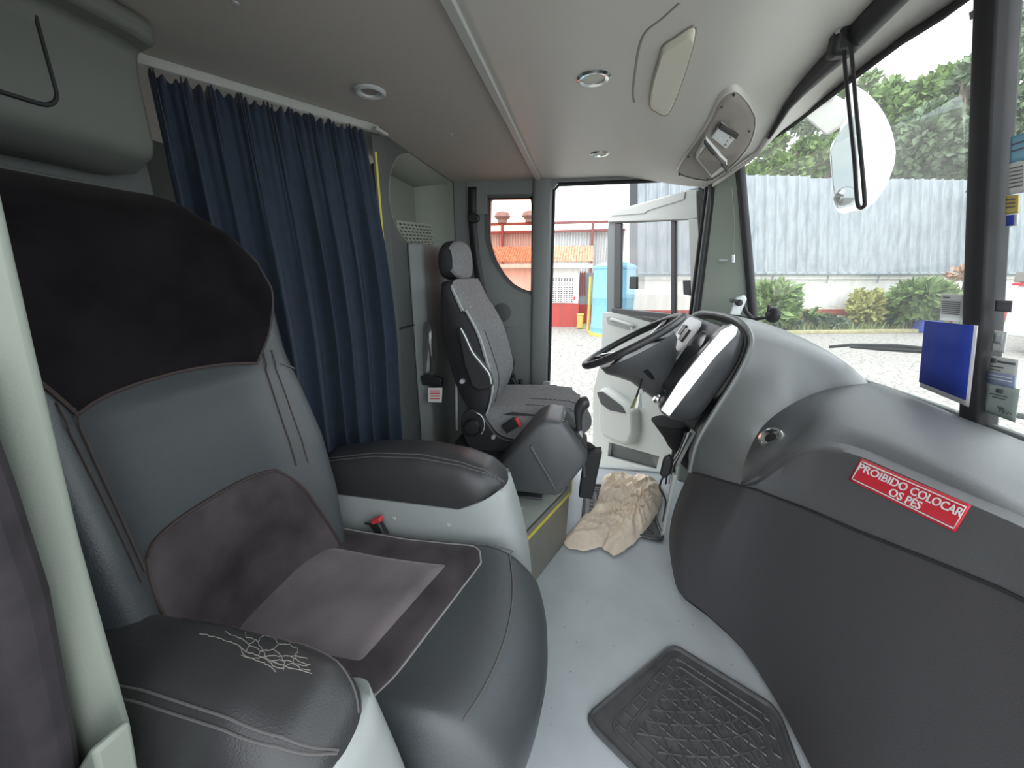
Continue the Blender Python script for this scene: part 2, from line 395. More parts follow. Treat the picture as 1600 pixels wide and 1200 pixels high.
struct('trim_8', plate_mesh(c2([(p.x, p.z) for p in smooth(big, 3, True)]), [c2([(p.x, p.z) for p in smooth(rwv, 3, True)])], (0, W+.002, 0), (1, 0, 0), (0, 0, 1), .012), 'walld', bev=.004)
# column between window and door, with the black seal and the lock striker
rg = []
for z in (0.0, .45, .9, 1.3, 1.70):
    rg.append([Vector(p) for p in ((-.315, W, z), (-.30, W-.02, z), (-.25, W-.032, z), (-.215, W-.02, z), (-.205, W+.01, z), (-.205, W+.05, z), (-.315, W+.05, z))])
struct('pillar_middle', MB().loft(rg), 'wallg', bev=.006)
struct('trim_9', MB().tube([(-.20, W+.03, -.02), (-.20, W+.03, 1.645), (-.172, W+.03, 1.674), (.555, W+.03, 1.674), (.58, W+.03, 1.64), (.58, W+.03, -.02)], .010, 8), 'rubber')
struct('trim_10', MB().tube([(.605, W-.03, .5), (.605, W-.03, 1.55), (.59, W-.02, 1.64)], .016, 8), 'rubber')
t = thing('door_striker', PY(855, 600, W), 'small grey lock striker on the edge of the driver door opening', 'lock')
obj('striker_box', MB().box(PY(852, 601, W-.01), (.055, .03, .045)), 'trim', t, bev=.004)
obj('latch_pin', MB().tube([PY(858, 603, W), PY(870, 603, W)], .006, 8), 'black', t)
# speaker in a raised frame below the red window
c = PY(787, 488, W-.004)
t = thing('door_speaker', c, 'round dark speaker grille in a grey panel below the red window', 'speaker')
obj('speaker_panel', plate_mesh(rrect(-.115, -.085, .10, .075, .03), [], c+Vector((0, -.002, 0)), (1, 0, 0), (0, 0, 1), -.008), 'wallg', t, bev=.004)
obj('speaker_grille', MB().lathe([(0, .003), (.045, .003), (.052, .001), (.055, 0), (.055, -.006)], c+Vector((-.01, -.004, 0)), (0, -1, 0)), 'walld', t)
# partition behind the driver: dark flat part, niche above, step below
XP = -.76
def wp(px, py): p = PX(px, py, XP); return (p.y, p.z)
nic = [(1.705, 1.695), (1.60, 1.655), (1.53, 1.585), (1.50, 1.50), (1.515, 1.42), (1.565, 1.37), (1.64, 1.335), (2.00, 1.345), (2.26, 1.345), (2.26, 1.695)]
nics = c2(smooth([Vector((*p, 0)) for p in nic[:7]], 4)) + nic[8:]
struct('wall_partition', plate_mesh([(1.455, -.02), (2.30, -.02), (2.30, ZC), (1.455, ZC)], [nics], (XP, 0, 0), (0, 1, 0), (0, 0, 1), -.02), 'walld', bev=.003)
m = MB(); n = len(nics)
fr_ = [Vector((XP, y, z)) for y, z in nics]; bk = [Vector((XP-.20, lerp(1.9, y, .80), lerp(1.5, z, .86))) for y, z in nics]
m.loft([fr_, bk], cap=False); m.add(bk, [tuple(range(n))])
struct('wall_niche', m, 'niche', sol=.006, ang=25)
struct('wall_cupboard', MB().prism([(XP+.002, 1.62, 0), (XP+.055, 1.66, 0), (XP+.055, 2.28, 0), (XP+.002, 2.28, 0)], (0, 0, 1.335)), 'wallg', bev=.01)
struct('trim_11', MB().box((XP+.004, 1.75, .985), (.012, .60, .006)), 'rubber')
struct('trim_12', MB().prism([(XP-.0, 1.40, 0), (XP+.012, 1.452, 0), (XP+.012, 1.475, 0), (XP-.01, 1.475, 0)], (0, 0, ZC)), 'walld', bev=.003)
g = [Vector((XP-.06, 1.665, 1.43)), Vector((XP-.03, 1.99, 1.45)), Vector((XP-.03, 2.0, 1.345)), Vector((XP-.06, 1.675, 1.34))]
t = thing('vent_grille', (g[0]+g[2])/2, 'small pale slotted vent grille in the niche behind the driver seat', 'vent')
gu = (g[1]-g[0]); gv = (g[3]-g[0])
holes = []
for a in range(9):
    for b in range(6):
        x = .022+a*.034+(b % 2)*.012; y = .010+b*.0145; holes.append([(x, y), (x+.022, y+.003), (x+.020, y+.009), (x-.002, y+.006)])
obj('grille_frame', plate_mesh([(0, 0), (.335, 0), (.335, .095), (0, .095)], holes, g[0], gu, gv, .008), 'niche', t)
obj('grille_backing', MB().prism([p+Vector((-.012, 0, 0)) for p in g], (-.004, 0, 0)), 'black', t)
# rear: dark wall behind the curtain and the wall behind the front seat
struct('wall_rear', MB().box((-1.68, 1.14, .85), (.03, 2.36, 1.75)), 'walld')
struct('wall_bulkhead', MB().box((-1.09, .44, .83), (.03, .86, 1.72)), 'walld')
struct('wall_right', MB().box((-1.05, .05, .85), (1.28, .03, 1.75)), 'wallg')
# pale door pillar right beside the camera
def PP(px, py): return PY(px, py, .235)
a = [PP(-50, 120), PP(-4, 270), PP(60, 560), PP(128, 850), PP(205, 1130), PP(225, 1240)]
b = [PP(-130, 500), PP(-60, 560), PP(20, 800), PP(75, 980), PP(130, 1200), PP(140, 1260)]
d_ = (a[0]-a[1]); a.insert(0, a[0]+d_*((ZC-a[0].z)/d_.z)); e_ = b[0]-b[1]; b.insert(0, Vector((a[0].x-.07, b[0].y, ZC)))
d_ = a[-1]-a[-2]; a.append(a[-1]+d_*((.002-a[-1].z)/d_.z)); b.append(Vector((a[-1].x-.07, b[-1].y, .002)))
rg = []
for p, q in zip(a, b):
    wdt = p-q; wdt.z = 0
    rg.append([p, p+Vector((-.012, -.018, 0)), p+Vector((-.022, -.025, 0)), Vector((q.x, q.y-.03, p.z)), Vector((q.x, q.y+.02, p.z)), p+Vector((-.03, .01, 0))])
struct('pillar_near', MB().loft(rg), 'pillar', bev=.006)
def SP(px, py): return PY(px, py, .17)
rg = []
for (px, py, w_) in ((-130, 560, .05), (-40, 780, .05), (25, 960, .05), (78, 1200, .05), (95, 1300, .05)):
    p = SP(px, py); rg.append([p, p+Vector((-.02, -.03, 0)), p+Vector((-.12, -.02, 0)), p+Vector((-.12, .03, 0)), p+Vector((-.01, .03, 0))])
struct('trim_13', MB().loft(rg), 'sealf', bev=.01)
p = [PY(*q_, .215) for q_ in ((135, 1210), (165, 1170), (196, 1122), (206, 1128), (228, 1260), (140, 1260))]
struct('trim_14', MB().prism(p, (-.004, -.03, 0)), 'pillar', bev=.005)
# ================================================================== OVERHEAD CABINET, TRACK, CURTAIN
def cabf(Y): return -.95
prof = [(-1.08, ZC), (-.93, ZC), (-.88, 1.69), (-.885, 1.655), (-.935, 1.645), (-.945, 1.60), (-.945, 1.47), (-.955, 1.445), (-1.01, 1.415), (-1.08, 1.415)]
t = thing('overhead_cabinet', (-1.0, .45, 1.415), 'grey overhead locker above the brown velvet passenger seat', 'cabinet')
def capsec(Y, k): return [Vector((lerp(-1.02, x, k), Y, lerp(1.56, z, k if z < 1.69 else 1))) for x, z in prof]
obj('body', MB().loft([capsec(.07, 1), capsec(.76, 1), capsec(.785, .98), capsec(.80, .93)]), 'cab', t, bev=.012, seg=3, ang=50)
dr = c2([(y, z) for y, z in rrect(.10, 1.485, .635, 1.66, .03)])
obj('door', plate_mesh(dr, [], (-.946, 0, 0), (0, 1, 0), (0, 0, 1), .004), 'cab', t, bev=.002)
obj('door_seal', MB().tube([Vector((-.943, y, z)) for y, z in dr], .004, 6, True), 'rubber', t)
obj('latch', MB().lathe([(0, .004), (.012, .004), (.014, 0), (.014, -.01)], PX(225, 4, -.9)+Vector((0, 0, -.01)), (1, 0, -.4)), 'silver', t)
t = thing('grab_rail', (-1.02, .45, 1.36), 'slim grey rail under the overhead locker behind the passenger seat', 'rail')
obj('rail_bar', MB().box((-1.03, .40, 1.372), (.02, .62, .03)), 'cab', t, bev=.006)
obj('screw', MB().lathe([(0, .003), (.008, .002), (.008, -.002)], (-1.018, .69, 1.372), (1, 0, 0), 12), 'walld', t)
A, B = Vector((-1.055, .90, 0)), Vector((-.755, 1.39, 0)); D = (B-A).normalized(); N = Vector((D.y, -D.x, 0))
def cur(u, v):
    z = lerp(1.665, .12, v); L = (B-A).length
    s = u*L; amp = lerp(.012, .030, min(1, v*3))*(1-.2*v); k = 9
    ph = u*k*2*math.pi + .9*math.sin(u*9)+.35*math.sin(v*4+u*5)
    rf = math.exp(-v*9); off = amp*(1-rf)*math.sin(ph)*(.75+.35*math.sin(u*23)) + .010*rf*math.sin(u*34*2*math.pi+2*math.sin(u*17))*(.7+.3*math.sin(u*41)) + .004*math.sin(u*61+v*5)*(1-v) + .05*math.exp(-((v-.5)/.45)**2)*u
    ed = .02*math.sin(v*7)*u
    p = A + D*(s-.035*u*max(0, 1-v*2.2)+.006*math.cos(ph)+ed*.5) + N*off
    zz = z + (.007*math.sin(u*34*2*math.pi)+.004*math.sin(u*57) if v < .02 else 0)
    return Vector((p.x, p.y, zz))
t = thing('navy_curtain', (A+B)/2+Vector((0, 0, .12)), 'navy blue gathered curtain across the sleeper doorway', 'curtain')
obj('cloth', MB().grid(cur, 220, 40), 'curtain', t, sol=.003, ang=80)
t = thing('curtain_track', (A+B)/2+Vector((0, 0, 1.675)), 'pale curtain track screwed to the ceiling above the navy curtain', 'curtain track')
obj('rail', MB().prism([A+N*.012+Vector((0, 0, 1.676))-D*.06, A-N*.008+Vector((0, 0, 1.676))-D*.06, B-N*.008+Vector((0, 0, 1.676))+D*.03, B+N*.012+Vector((0, 0, 1.676))+D*.03], (0, 0, .024)), 'trim', t, bev=.003)
obj('end_bracket', MB().prism([PX(583, 198, XP+.03), PX(601, 209, XP+.03), PX(600, 213, XP+.03), PX(580, 202, XP+.03)], (.015, 0, 0)), 'trim', t)
p = PX(582, 221, XP-.0)
props(obj('yellow_handrail', MB().tube([(p.x, p.y+.01, 1.62), (p.x, p.y+.01, .1)], .007, 10), 'yellow'), 'yellow vertical handrail at the edge of the navy curtain', 'handrail')
# ================================================================== CEILING FITTINGS
def downlight(px, py, r, label, lit):
    c = PZ(px, py, ZC-.001); t = thing('ceiling_spotlight', c, label, 'ceiling light', 'round ceiling spotlights')
    obj('trim_ring', MB().lathe([(r*.62, -.004), (r*.66, .006), (r*.85, .008), (r, .004), (r, 0)], c, (0, 0, -1), 40), 'chrome' if lit else 'silver', t)
    obj('lamp_lens', MB().lathe([(0, .002), (r*.5, .002), (r*.6, -.002), (r*.66, -.004)], c, (0, .0, -1), 32), 'white' if lit else 'console', t)
downlight(578, 142, .043, 'dark unlit round ceiling spotlight nearest the navy curtain', 0)
downlight(928, 120, .045, 'larger pale ceiling spotlight in front of the ceiling joint strip', 1)
downlight(937, 239, .042, 'small far ceiling spotlight nearest the driver door', 1)
for px, py in ((368, 5), (890, 196), (1005, 192), (937, 257), (706, 210)):
    props(obj('ceiling_screw', MB().lathe([(0, .002), (.006, .001), (.006, -.001)], PZ(px, py, ZC-.001), (0, 0, -1), 10), 'silver'), 'tiny screw head in the flat ceiling panel', 'screw', 'screw heads in the ceiling')
# ================================================================== OUTSIDE
GZ = -.80
def G(px, py): return PZ(px, py, GZ)
struct('ground', MB().box((4, 20, GZ-.05), (90, 70, .1)), 'cobble')
WL, WR = Vector((1.70, 15.70, GZ)), Vector((30.0, 23.05, GZ)); WD = (WR-WL).normalized(); WN = Vector((WD.y, -WD.x, 0)); WLEN = (WR-WL).length
def wallz(px, py): return PN(px, py, WL, WN).z
zt, zr = wallz(1300, 430), wallz(1300, 483)
t = thing('warehouse', WL, 'long warehouse with zinc roof and red based white wall across the yard', 'building')
def slab(z0, z1, off, th): a = WL+WN*off; b = WR+WN*off; return [Vector((p.x, p.y, z0)) for p in (a, b, b-WN*th, a-WN*th)], (0, 0, z1-z0)
obj('wall', MB().prism(*slab(zr, zt, 0, .3)), 'oplaster', t)
obj('painted_base', MB().prism(*slab(GZ, zr, .02, .32)), 'ored', t)
obj('ledge', MB().prism(*slab(zt-.16, zt, .10, .3)), 'oplaster', t, bev=.02)
p0 = WL+WN*.22; p1 = WR+WN*.22
obj('gutter', MB().tube([Vector((p0.x, p0.y, zt+.06)), Vector((p1.x, p1.y, zt+.06))], .07, 8), 'ozinc', t)
rise = (-WN*math.cos(R(77)) + Vector((0, 0, math.sin(R(77)))))
e0 = Vector((p0.x, p0.y, zt+.08)); NR = WD.cross(rise)
if NR.z < 0: NR = -NR
tp = PN(1190, 276, e0, NR); RL = (tp-e0).dot(rise)
def roof(u, v):
    s = u*WLEN; k = (s/.42) % 1; h = .09 if k < .14 else (.09*(1-(k-.14)/.06) if k < .2 else (.09*(k-.94)/.06 if k > .94 else 0))
    return e0 + WD*s + rise*(v*RL*(1+.012*math.sin(int(s/3.4)*2.1))) + NR*(h+.02*((int(s/3.4)*37) % 5)/5)
obj('zinc_roof', MB().grid(roof, 900, 3), 'ozinc', t, flat=True, fix=False)
obj('gable_trim', MB().tube([e0-WD*.05, e0-WD*.05+rise*RL], .16, 6), 'frame', t)
for px in (1207, 1293, 1372):
    q = PN(px, 437, WL+WN*.12, WN); obj('pipe_stub', MB().tube([Vector((q.x, q.y, zt-.30)), Vector((q.x, q.y, zt-.02))], .03, 6), 'ozinc', t)
q = PN(1525, 300, WL+WN*1.2, WN)
t = thing('awning', q, 'small grey lean to awning against the right end of the zinc roof', 'awning')
obj('awning_sheet', MB().prism([PN(1508, 301, WL+WN*1.5, WN), PN(1556, 291, WL+WN*1.5, WN), PN(1556, 287, WL+WN*.2, WN), PN(1510, 298, WL+WN*.2, WN)], (0, 0, .05)), 'frame', t)
obj('post', MB().tube([PN(1548, 292, WL+WN*1.4, WN), PN(1548, 424, WL+WN*1.4, WN)], .03, 6), 'ozinc', t)
# foliage ------------------------------------------------------------------------------
def leaves(blobs, n, size, elong=1.0, rnd=None):
    r = rnd or random; m = MB(); tot = sum(b[1][0]*b[1][2] for b in blobs)
    for c, rad in blobs:
        for _ in range(int(n*rad[0]*rad[2]/tot)):
            d = Vector((r.gauss(0, 1), r.gauss(0, 1), r.gauss(0, 1))).normalized(); k = r.uniform(.55, 1.05)
            p = Vector(c)+Vector((d.x*rad[0], d.y*rad[1], d.z*rad[2]))*k
            a = (d+Vector((r.uniform(-1, 1), r.uniform(-1, 1), r.uniform(-.6, 1)))*.8).normalized(); b = a.cross(Vector((r.uniform(-1, 1), r.uniform(-1, 1), r.uniform(-1, 1)))).normalized()
            s = size*r.uniform(.6, 1.3); m.add([p-b*s*.5, p+a*s*elong*.6, p+b*s*.5, p-a*s*elong*.6+b*s*.1], [(0, 1, 2, 3)])
    return m
def GP(px, off=.85):
    p = PN(px, 500, WL+WN*off, WN); return Vector((p.x, p.y, GZ))
def plant(name, px, py, w_, h_, label, cat, m, size, elong=1.6, n=900, group=None):
    b = GP(px, .5+.36*w_); t = thing(name, b, label, cat, group)
    bl = [(b+Vector((random.uniform(-.3, .3)*w_, random.uniform(-.2, .2)*w_, h_*random.uniform(.4, .75))), (w_*.30, w_*.28, h_*.30)) for _ in range(7)] + [(b+Vector((0, 0, h_*.5)), (w_*.45, w_*.35, h_*.45))]
    obj('foliage', leaves(bl, n, size, elong), m, t, flat=True, fix=False)
    st = MB()
    for k in range(4): st.tube([b+Vector((random.uniform(-.1, .1), 0, 0)), b+Vector((random.uniform(-.3, .3)*w_, random.uniform(-.1, .1), h_*.6))], .025, 5)
    obj('stems', st, 'bark', t)
plant('leafy_bush', 1206, 517, 2.0, 1.75, 'round bright green bush left of the spiky plant', 'bush', 'leaf1', .15, 2.2, 2400)
plant('leafy_bush', 1352, 517, 1.25, 1.45, 'yellowish bush near the middle of the red based wall', 'bush', 'leaf3', .12, 1.6, 1700)
plant('leafy_bush', 1428, 515, 2.3, 1.85, 'broad green bush behind the blue sheet', 'bush', 'leaf1', .17, 2.3, 2900)
plant('leafy_bush', 1390, 517, 1.0, .95, 'dull green bush between the yellowish bush and the broad bush', 'bush', 'leaf2', .14, 1.5, 800)
plant('leafy_bush', 1296, 519, 1.3, .55, 'low green shrub right of the spiky plant', 'bush', 'leaf2', .13, 1.8, 700)
plant('leafy_bush', 1226, 521, 1.2, .5, 'low weedy shrub under the round bright green bush', 'bush', 'leaf2', .12, 2, 700)
b = GP(1262, 1.0); t = thing('spiky_plant', b, 'spiky rosette plant with arching blades beside the round bush', 'plant')
for k in range(22):
    a = k*2.4; l = random.uniform(.7, 1.15); d = Vector((math.cos(a), math.sin(a), 0)); e = Vector((-d.y, d.x, 0)); c0 = b+Vector((0, 0, .35)); up = Vector((0, 0, 1)); q = random.uniform(.5, 1.3)
    m = MB().loft([[c0-e*.05, c0+e*.05], [c0+d*l*.45+up*l*.45*q-e*.045, c0+d*l*.45+up*l*.45*q+e*.045], [c0+d*l*.8+up*l*.42*q-e*.01, c0+d*l*.8+up*l*.42*q+e*.01]], closed=False)
    obj('blade', m, 'leaf1', t, sol=.008)
obj('stem', MB().tube([b, b+Vector((0, 0, .4))], .06, 8), 'bark', t)
b = GP(1488, 1.5); t = thing('small_tree', b, 'thin reddish sapling rising beside the broad green bush', 'tree')
obj('trunk', MB().tube([b, b+Vector((.05, 0, 1.2)), b+Vector((0, 0, 2.0))], .035, 6), 'bark', t)
obj('foliage', leaves([(b+Vector((0, 0, 2.05)), (.6, .4, .25)), (b+Vector((.5, 0, 2.1)), (.4, .3, .15))], 220, .13, 1.6), 'otile', t, flat=True, fix=False)
m = MB()
for k in range(2600):
    s = random.uniform(3.5, 20); o_ = random.uniform(.15, 1.6); p = WL+WD*s+WN*o_; h = random.uniform(.1, .42); a = random.uniform(0, 6.3); e = Vector((math.cos(a), math.sin(a), 0))*.05
    m.add([p-e, p+e, p+Vector((random.uniform(-.1, .1), random.uniform(-.1, .1), h))], [(0, 1, 2)])
props(obj('grass_tufts', m, 'grass', flat=True, fix=False), 'grass and weeds growing along the foot of the warehouse wall', 'grass', None, 'stuff')
props(obj('kerb', MB().prism([WL+WN*1.75, WL+WN*1.95, WR+WN*1.95, WR+WN*1.75], (0, 0, .12)), 'okerb', bev=.02), 'faded yellow kerb in front of the planted strip', 'kerb')
b = GP(1450, 1.9); c = b+Vector((0, 0, .22))
t = thing('blue_crate', b, 'blue plastic crate on the grass behind the blue sheet', 'crate')
obj('crate_body', MB().box(c, (.55, .4, .40)), 'blue', t, bev=.03); obj('crate_rim', MB().box(c+Vector((0, 0, .2)), (.62, .47, .05)), 'blue', t, bev=.02)
def tree(px, py, Yd, h_, w_, blobs, label, m, n=2600):
    c = PY(px, py, Yd); b = Vector((c.x, c.y, GZ)); t = thing('leafy_tree', b, label, 'tree', 'trees behind the zinc roof')
    rr = random.Random(int(px*7+py)); bl = []
    for _ in range(blobs): bl.append((c+Vector((rr.uniform(-.5, .5)*w_, rr.uniform(-.3, .3)*w_, rr.uniform(-.5, .5)*h_)), (w_*rr.uniform(.14, .24), w_*.2, w_*rr.uniform(.13, .22))))
    obj('foliage', leaves(bl, int(n*1.8), .30, 1.4, rr), m, t, flat=True, fix=False)
    tr = MB().tube([b, Vector((c.x+.2, c.y, c.z-.2*h_)), Vector((c.x-.2, c.y, c.z+.3*h_))], [.35, .25, .1], 8)
    for k in range(5):
        q = c+Vector((rr.uniform(-.4, .4)*w_, rr.uniform(-.2, .2)*w_, rr.uniform(-.1, .4)*h_)); tr.tube([Vector((c.x, c.y, c.z-.3*h_)), q], [.15, .05], 6)
    obj('trunk', tr, 'bark', t)
tree(1500, 175, 26, 5.5, 4.4, 24, 'tallest dark crowned tree left of the windshield divider', 'leaf2', 4200)
tree(1432, 205, 33, 5.0, 5.0, 20, 'light green tree between the tallest tree and the outside mirror', 'leaf1', 3600)
tree(1368, 195, 39.5, 6.0, 4.6, 16, 'tree whose crown shows just right of the outside mirror', 'leaf1', 2600)
tree(1245, 255, 27, 2.0, 3.6, 14, 'low tree left of the outside mirror above the zinc roof', 'leaf1', 2600)
tree(1298, 235, 44.2, 4.6, 5.0, 14, 'tree crown directly behind the outside mirror', 'leaf2', 2200)
tree(1203, 272, 33, 1.4, 3.0, 9, 'lowest tree crown peeping over the left of the zinc roof', 'leaf1', 1400)
tree(1400, 258, 54, 6.5, 12, 20, 'hazy grey green tree right behind the top of the zinc roof', 'leaf2', 3600)
tree(1535, 250, 66, 9, 14, 20, 'hazy tree behind the right end of the zinc roof', 'leaf2', 3600)
tree(1640, 140, 33, 9, 5.5, 24, 'tree seen through the right half of the windshield', 'leaf2', 3200)
# block building with tiled roof, tank, posts at the left ----------------------------------
YB = 15.7
def BY(px, py, y=YB): return PY(px, py, y)
xl, xr = BY(700, 450).x, BY(904, 450).x; zb1, ze = BY(880, 474).z, BY(880, 413).z
t = thing('block_building', (0, YB, GZ), 'white block hut with clay tile roof and red painted base', 'building')
obj('wall', MB().prism([(xl, YB, zb1), (xr, YB, zb1), (xr, YB+.75, zb1), (xl, YB+.75, zb1)], (0, 0, ze-zb1)), 'oplaster', t)
obj('painted_base', MB().prism([(xl, YB-.03, GZ), (xr+.03, YB-.03, GZ), (xr+.03, YB+.75, GZ), (xl, YB+.75, GZ)], (0, 0, zb1-GZ)), 'ored', t)
zt_ = BY(880, 388, YB+.8).z; xr2 = BY(926, 410).x
def tile(u, v):
    x = lerp(xl-.3, xr2, u); k = 60; return Vector((x, YB-.45+1.25*v, lerp(ze+.02, zt_, v)+.06*abs(math.sin(u*k*math.pi))+.035*(1-(v*5) % 1)))
obj('tile_roof', MB().grid(tile, 360, 20), 'otile', t, sol=.03, fix=False)
obj('fascia', MB().prism([(xl-.3, YB-.42, ze-.14), (xr2, YB-.42, ze-.14), (xr2, YB-.36, ze-.14), (xl-.3, YB-.36, ze-.14)], (0, 0, .15)), 'oplaster', t)
ho = []
g0, g1 = BY(863, 434), BY(896, 473); gw = (g1.x-g0.x)/4; gh = (g0.z-g1.z)/6
for i in range(4):
    for j in range(6):
        cx, cz = g0.x+gw*(i+.5), g1.z+gh*(j+.5)
        for sx in (-1, 1):
            for sz in (-1, 1):
                a, b = cx+sx*gw*.22, cz+sz*gh*.22; d1, d2 = gw*.19, gh*.19
                ho.append([(a-d1, b), (a, b-d2), (a+d1, b), (a, b+d2)])
obj('breeze_blocks', plate_mesh([(g0.x, g1.z), (g1.x, g1.z), (g1.x, g0.z), (g0.x, g0.z)], ho, (0, YB-.01, 0), (1, 0, 0), (0, 0, 1), .06), 'oplaster', t)
obj('block_shadow_backing', MB().prism([(g0.x, YB-.003, g1.z), (g1.x, YB-.003, g1.z), (g1.x, YB-.003, g0.z), (g0.x, YB-.003, g0.z)], (0, -.004, 0)), 'frame', t)
q = BY(896, 466); obj('red_mark', MB().lathe([(0, .01), (.07, .01), (.07, 0)], Vector((q.x, YB-.01, q.z)), (0, -1, 0), 12), 'stred', t)
# set back wing with a grey door right of the hut
xa, xb = BY(903, 450, 17).x, BY(935, 450, 17).x
t = thing('side_shed', (xa, 17, GZ), 'grey set back shed between the white hut and the blue tank', 'building')
obj('wall', MB().box(((xa+xb)/2, 17.25, (GZ+1.3)/2), (xb-xa, .5, 1.3-GZ)), 'ozinc', t); obj('painted_base', MB().box(((xa+xb)/2, 17.23, GZ+.4), (xb-xa, .52, .8)), 'ored', t)
for k in range(3): obj('pipe', MB().tube([BY(906+k*4, 424, 16.9), BY(906+k*4, 462, 16.9)], .03, 6), 'osteel', t)
q = BY(906, 508, 15.2); t = thing('yellow_bin', q, 'small yellow bin standing at the corner of the white hut', 'bin')
obj('bin_body', MB().box((q.x, q.y, GZ+.27), (.24, .25, .52)), 'oyellow', t, bev=.04); obj('bin_lid', MB().box((q.x, q.y, GZ+.55), (.27, .28, .06)), 'oyellow', t, bev=.02)
q = BY(919, 510, 14.6); props(obj('yellow_post', MB().tube([Vector((q.x, q.y, GZ)), Vector((q.x, q.y, BY(919, 432, 14.6).z))], .06, 10), 'oyellow'), 'yellow guard post beside the blue tank', 'post')
c = BY(955, 505, 13.9); rt = BY(988, 460, 13.9).x-BY(955, 460, 13.9).x; ht = BY(955, 417, 13.9).z
t = thing('water_tank', (c.x, c.y, GZ), 'round light blue water tank outside the driver door', 'tank')
obj('tank_body', MB().lathe([(rt, 0), (rt, .25), (rt*1.015, .27), (rt, .29), (rt, (ht-GZ)*.55), (rt*1.015, (ht-GZ)*.56), (rt, (ht-GZ)*.57), (rt*.99, ht-GZ)], (c.x, c.y, GZ), (0, 0, 1), 40), 'otank', t)
obj('tank_lid', MB().lathe([(rt*1.03, -.06), (rt*1.03, .02), (rt*.6, .14), (0, .18)], (c.x, c.y, ht), (0, 0, 1), 40), 'otank', t)
obj('tank_plinth', MB().lathe([(rt*1.1, -.0), (rt*1.1, .10), (0, .10)], (c.x, c.y, GZ), (0, 0, 1), 40), 'oyellow', t)
# open steel shed behind the hut
t = thing('steel_shed', BY(840, 380, 22), 'pale corrugated shed with red steel beams behind the tiled hut', 'building')
x0, x1 = BY(690, 380, 22).x, BY(975, 380, 22).x; z0, z1 = BY(840, 362, 22).z, BY(840, 349, 22).z
def sh(u, v): return Vector((lerp(x0, x1, u), 22.2+.06*math.sin(u*420), lerp(GZ, z0, v)))
obj('cladding', MB().grid(sh, 700, 1), 'pale', t, flat=True, fix=False)
for z in (z0, z1): obj('beam', MB().box(((x0+x1)/2, 22, z), (x1-x0, .18, .12)), 'osteel', t)
for px in (745, 785, 925): obj('column', MB().box((BY(px, 380, 21.9).x, 21.9, (GZ+z1)/2), (.14, .14, z1-GZ)), 'osteel', t)
for px, w_ in ((785, 1.0), (828, .8)):
    q = BY(px, 344, 22); props(obj('roof_vent', MB().lathe([(.25, 0), (.25, .15), (.45, .3), (.35, .5), (0, .6)], Vector((q.x, 22, z1+.06)), (0, 0, 1), 16), 'ozinc'), 'round roof turbine on top of the steel shed beams', 'roof vent', 'roof turbines')
# white and red coach parked at the right
rr_ = ray(1586, 440); y0 = 10.5; cx = rr_.x/rr_.y*(y0+2.5); b = Vector((cx, y0, GZ))
t = thing('coach', b+Vector((4, 1.25, 0)), 'white coach with a red stripe parked beyond the right half windshield', 'bus')
def cz_(py): return PX(1592, py, cx).z
rg = [[b+Vector((x, y, z)) for x, z in ((.05, .40), (0, 1.2), (.08, 1.9), (.45, 3.1), (.8, 3.3), (8, 3.3), (8, .40))] for y in (0, 2.5)]
obj('body', MB().loft(rg), 'mirrorw', t, bev=.10, seg=3)
zs = cz_(444)-GZ; zw0, zw1 = cz_(441)-GZ, cz_(424)-GZ
def band(nm, z0, z1, m, o): obj(nm, MB().prism([b+Vector((-o, -o, z0)), b+Vector((8, -o, z0)), b+Vector((8, 2.5+o, z0)), b+Vector((-o, 2.5+o, z0))], (0, 0, z1-z0)), m, t, bev=.03)
band('window_band', zw0, zw1, 'console', .03); band('red_stripe', zw0-.09, zw0-.01, 'stred', .035)
for x in (1.6, 6.6): obj('wheel', MB().lathe([(0, -.15), (.45, -.15), (.5, -.1), (.5, .1), (.45, .15), (0, .15)], b+Vector((x, .1, .5)), (0, 1, 0), 24), 'rubber', t)
# ================================================================== OUTSIDE MIRROR, BLIND, WINDSCREEN ITEMS
def MY(px, py, y=2.2): return PY(px, py, y)
t = thing('outside_mirror', MY(1335, 230), 'white hanging outside mirror seen through the left windshield half', 'mirror')
ol = [(1330, 132), (1352, 148), (1372, 178), (1384, 215), (1382, 250), (1374, 275), (1364, 300), (1345, 322), (1322, 333), (1306, 326), (1300, 280), (1297, 232), (1312, 205), (1318, 165)]
f0 = smooth([MY(*p) for p in ol], 3, True); cc = sum(f0, Vector())/len(f0)
off = Vector((.13, .10, .0))
rings = [[cc+(p-cc)*.96 for p in f0], f0, [cc+off*.55+(p-cc)*.97 for p in f0], [cc+off+(p-cc)*.75 for p in f0], [cc+off*1.12+(p-cc)*.3 for p in f0]]
obj('housing', MB().loft(rings), 'mirrorw', t, ang=60)
gp = [(1337, 178), (1341, 200), (1341, 300), (1334, 320), (1310, 325), (1303, 290), (1299, 235), (1312, 208)]
obj('mirror_glass', MB().prism([MY(px, py, 2.192) for px, py in gp], (0, .003, 0)), 'mirror', t)
obj('spot_mirror', MB().lathe([(0, .02), (.018, .018), (.036, .008), (.042, 0), (.042, -.004)], MY(1320, 306, 2.19), (-.15, -1, .1), 24), 'mirror', t)
arm = [MY(1248, 178, 2.1), MY(1298, 150, 2.15), MY(1332, 168, 2.19), MY(1312, 200, 2.19), MY(1290, 214, 2.18)]
obj('arm', MB().prism(arm, (.05, .07, .03)), 'armg', t, bev=.012)
obj('arm_root', MB().prism([MY(1200, 170, 2.0), MY(1300, 130, 2.05), MY(1305, 155, 2.15), MY(1250, 182, 2.1), MY(1195, 200, 2.05)], (.05, .08, .05)), 'armg', t, bev=.01)
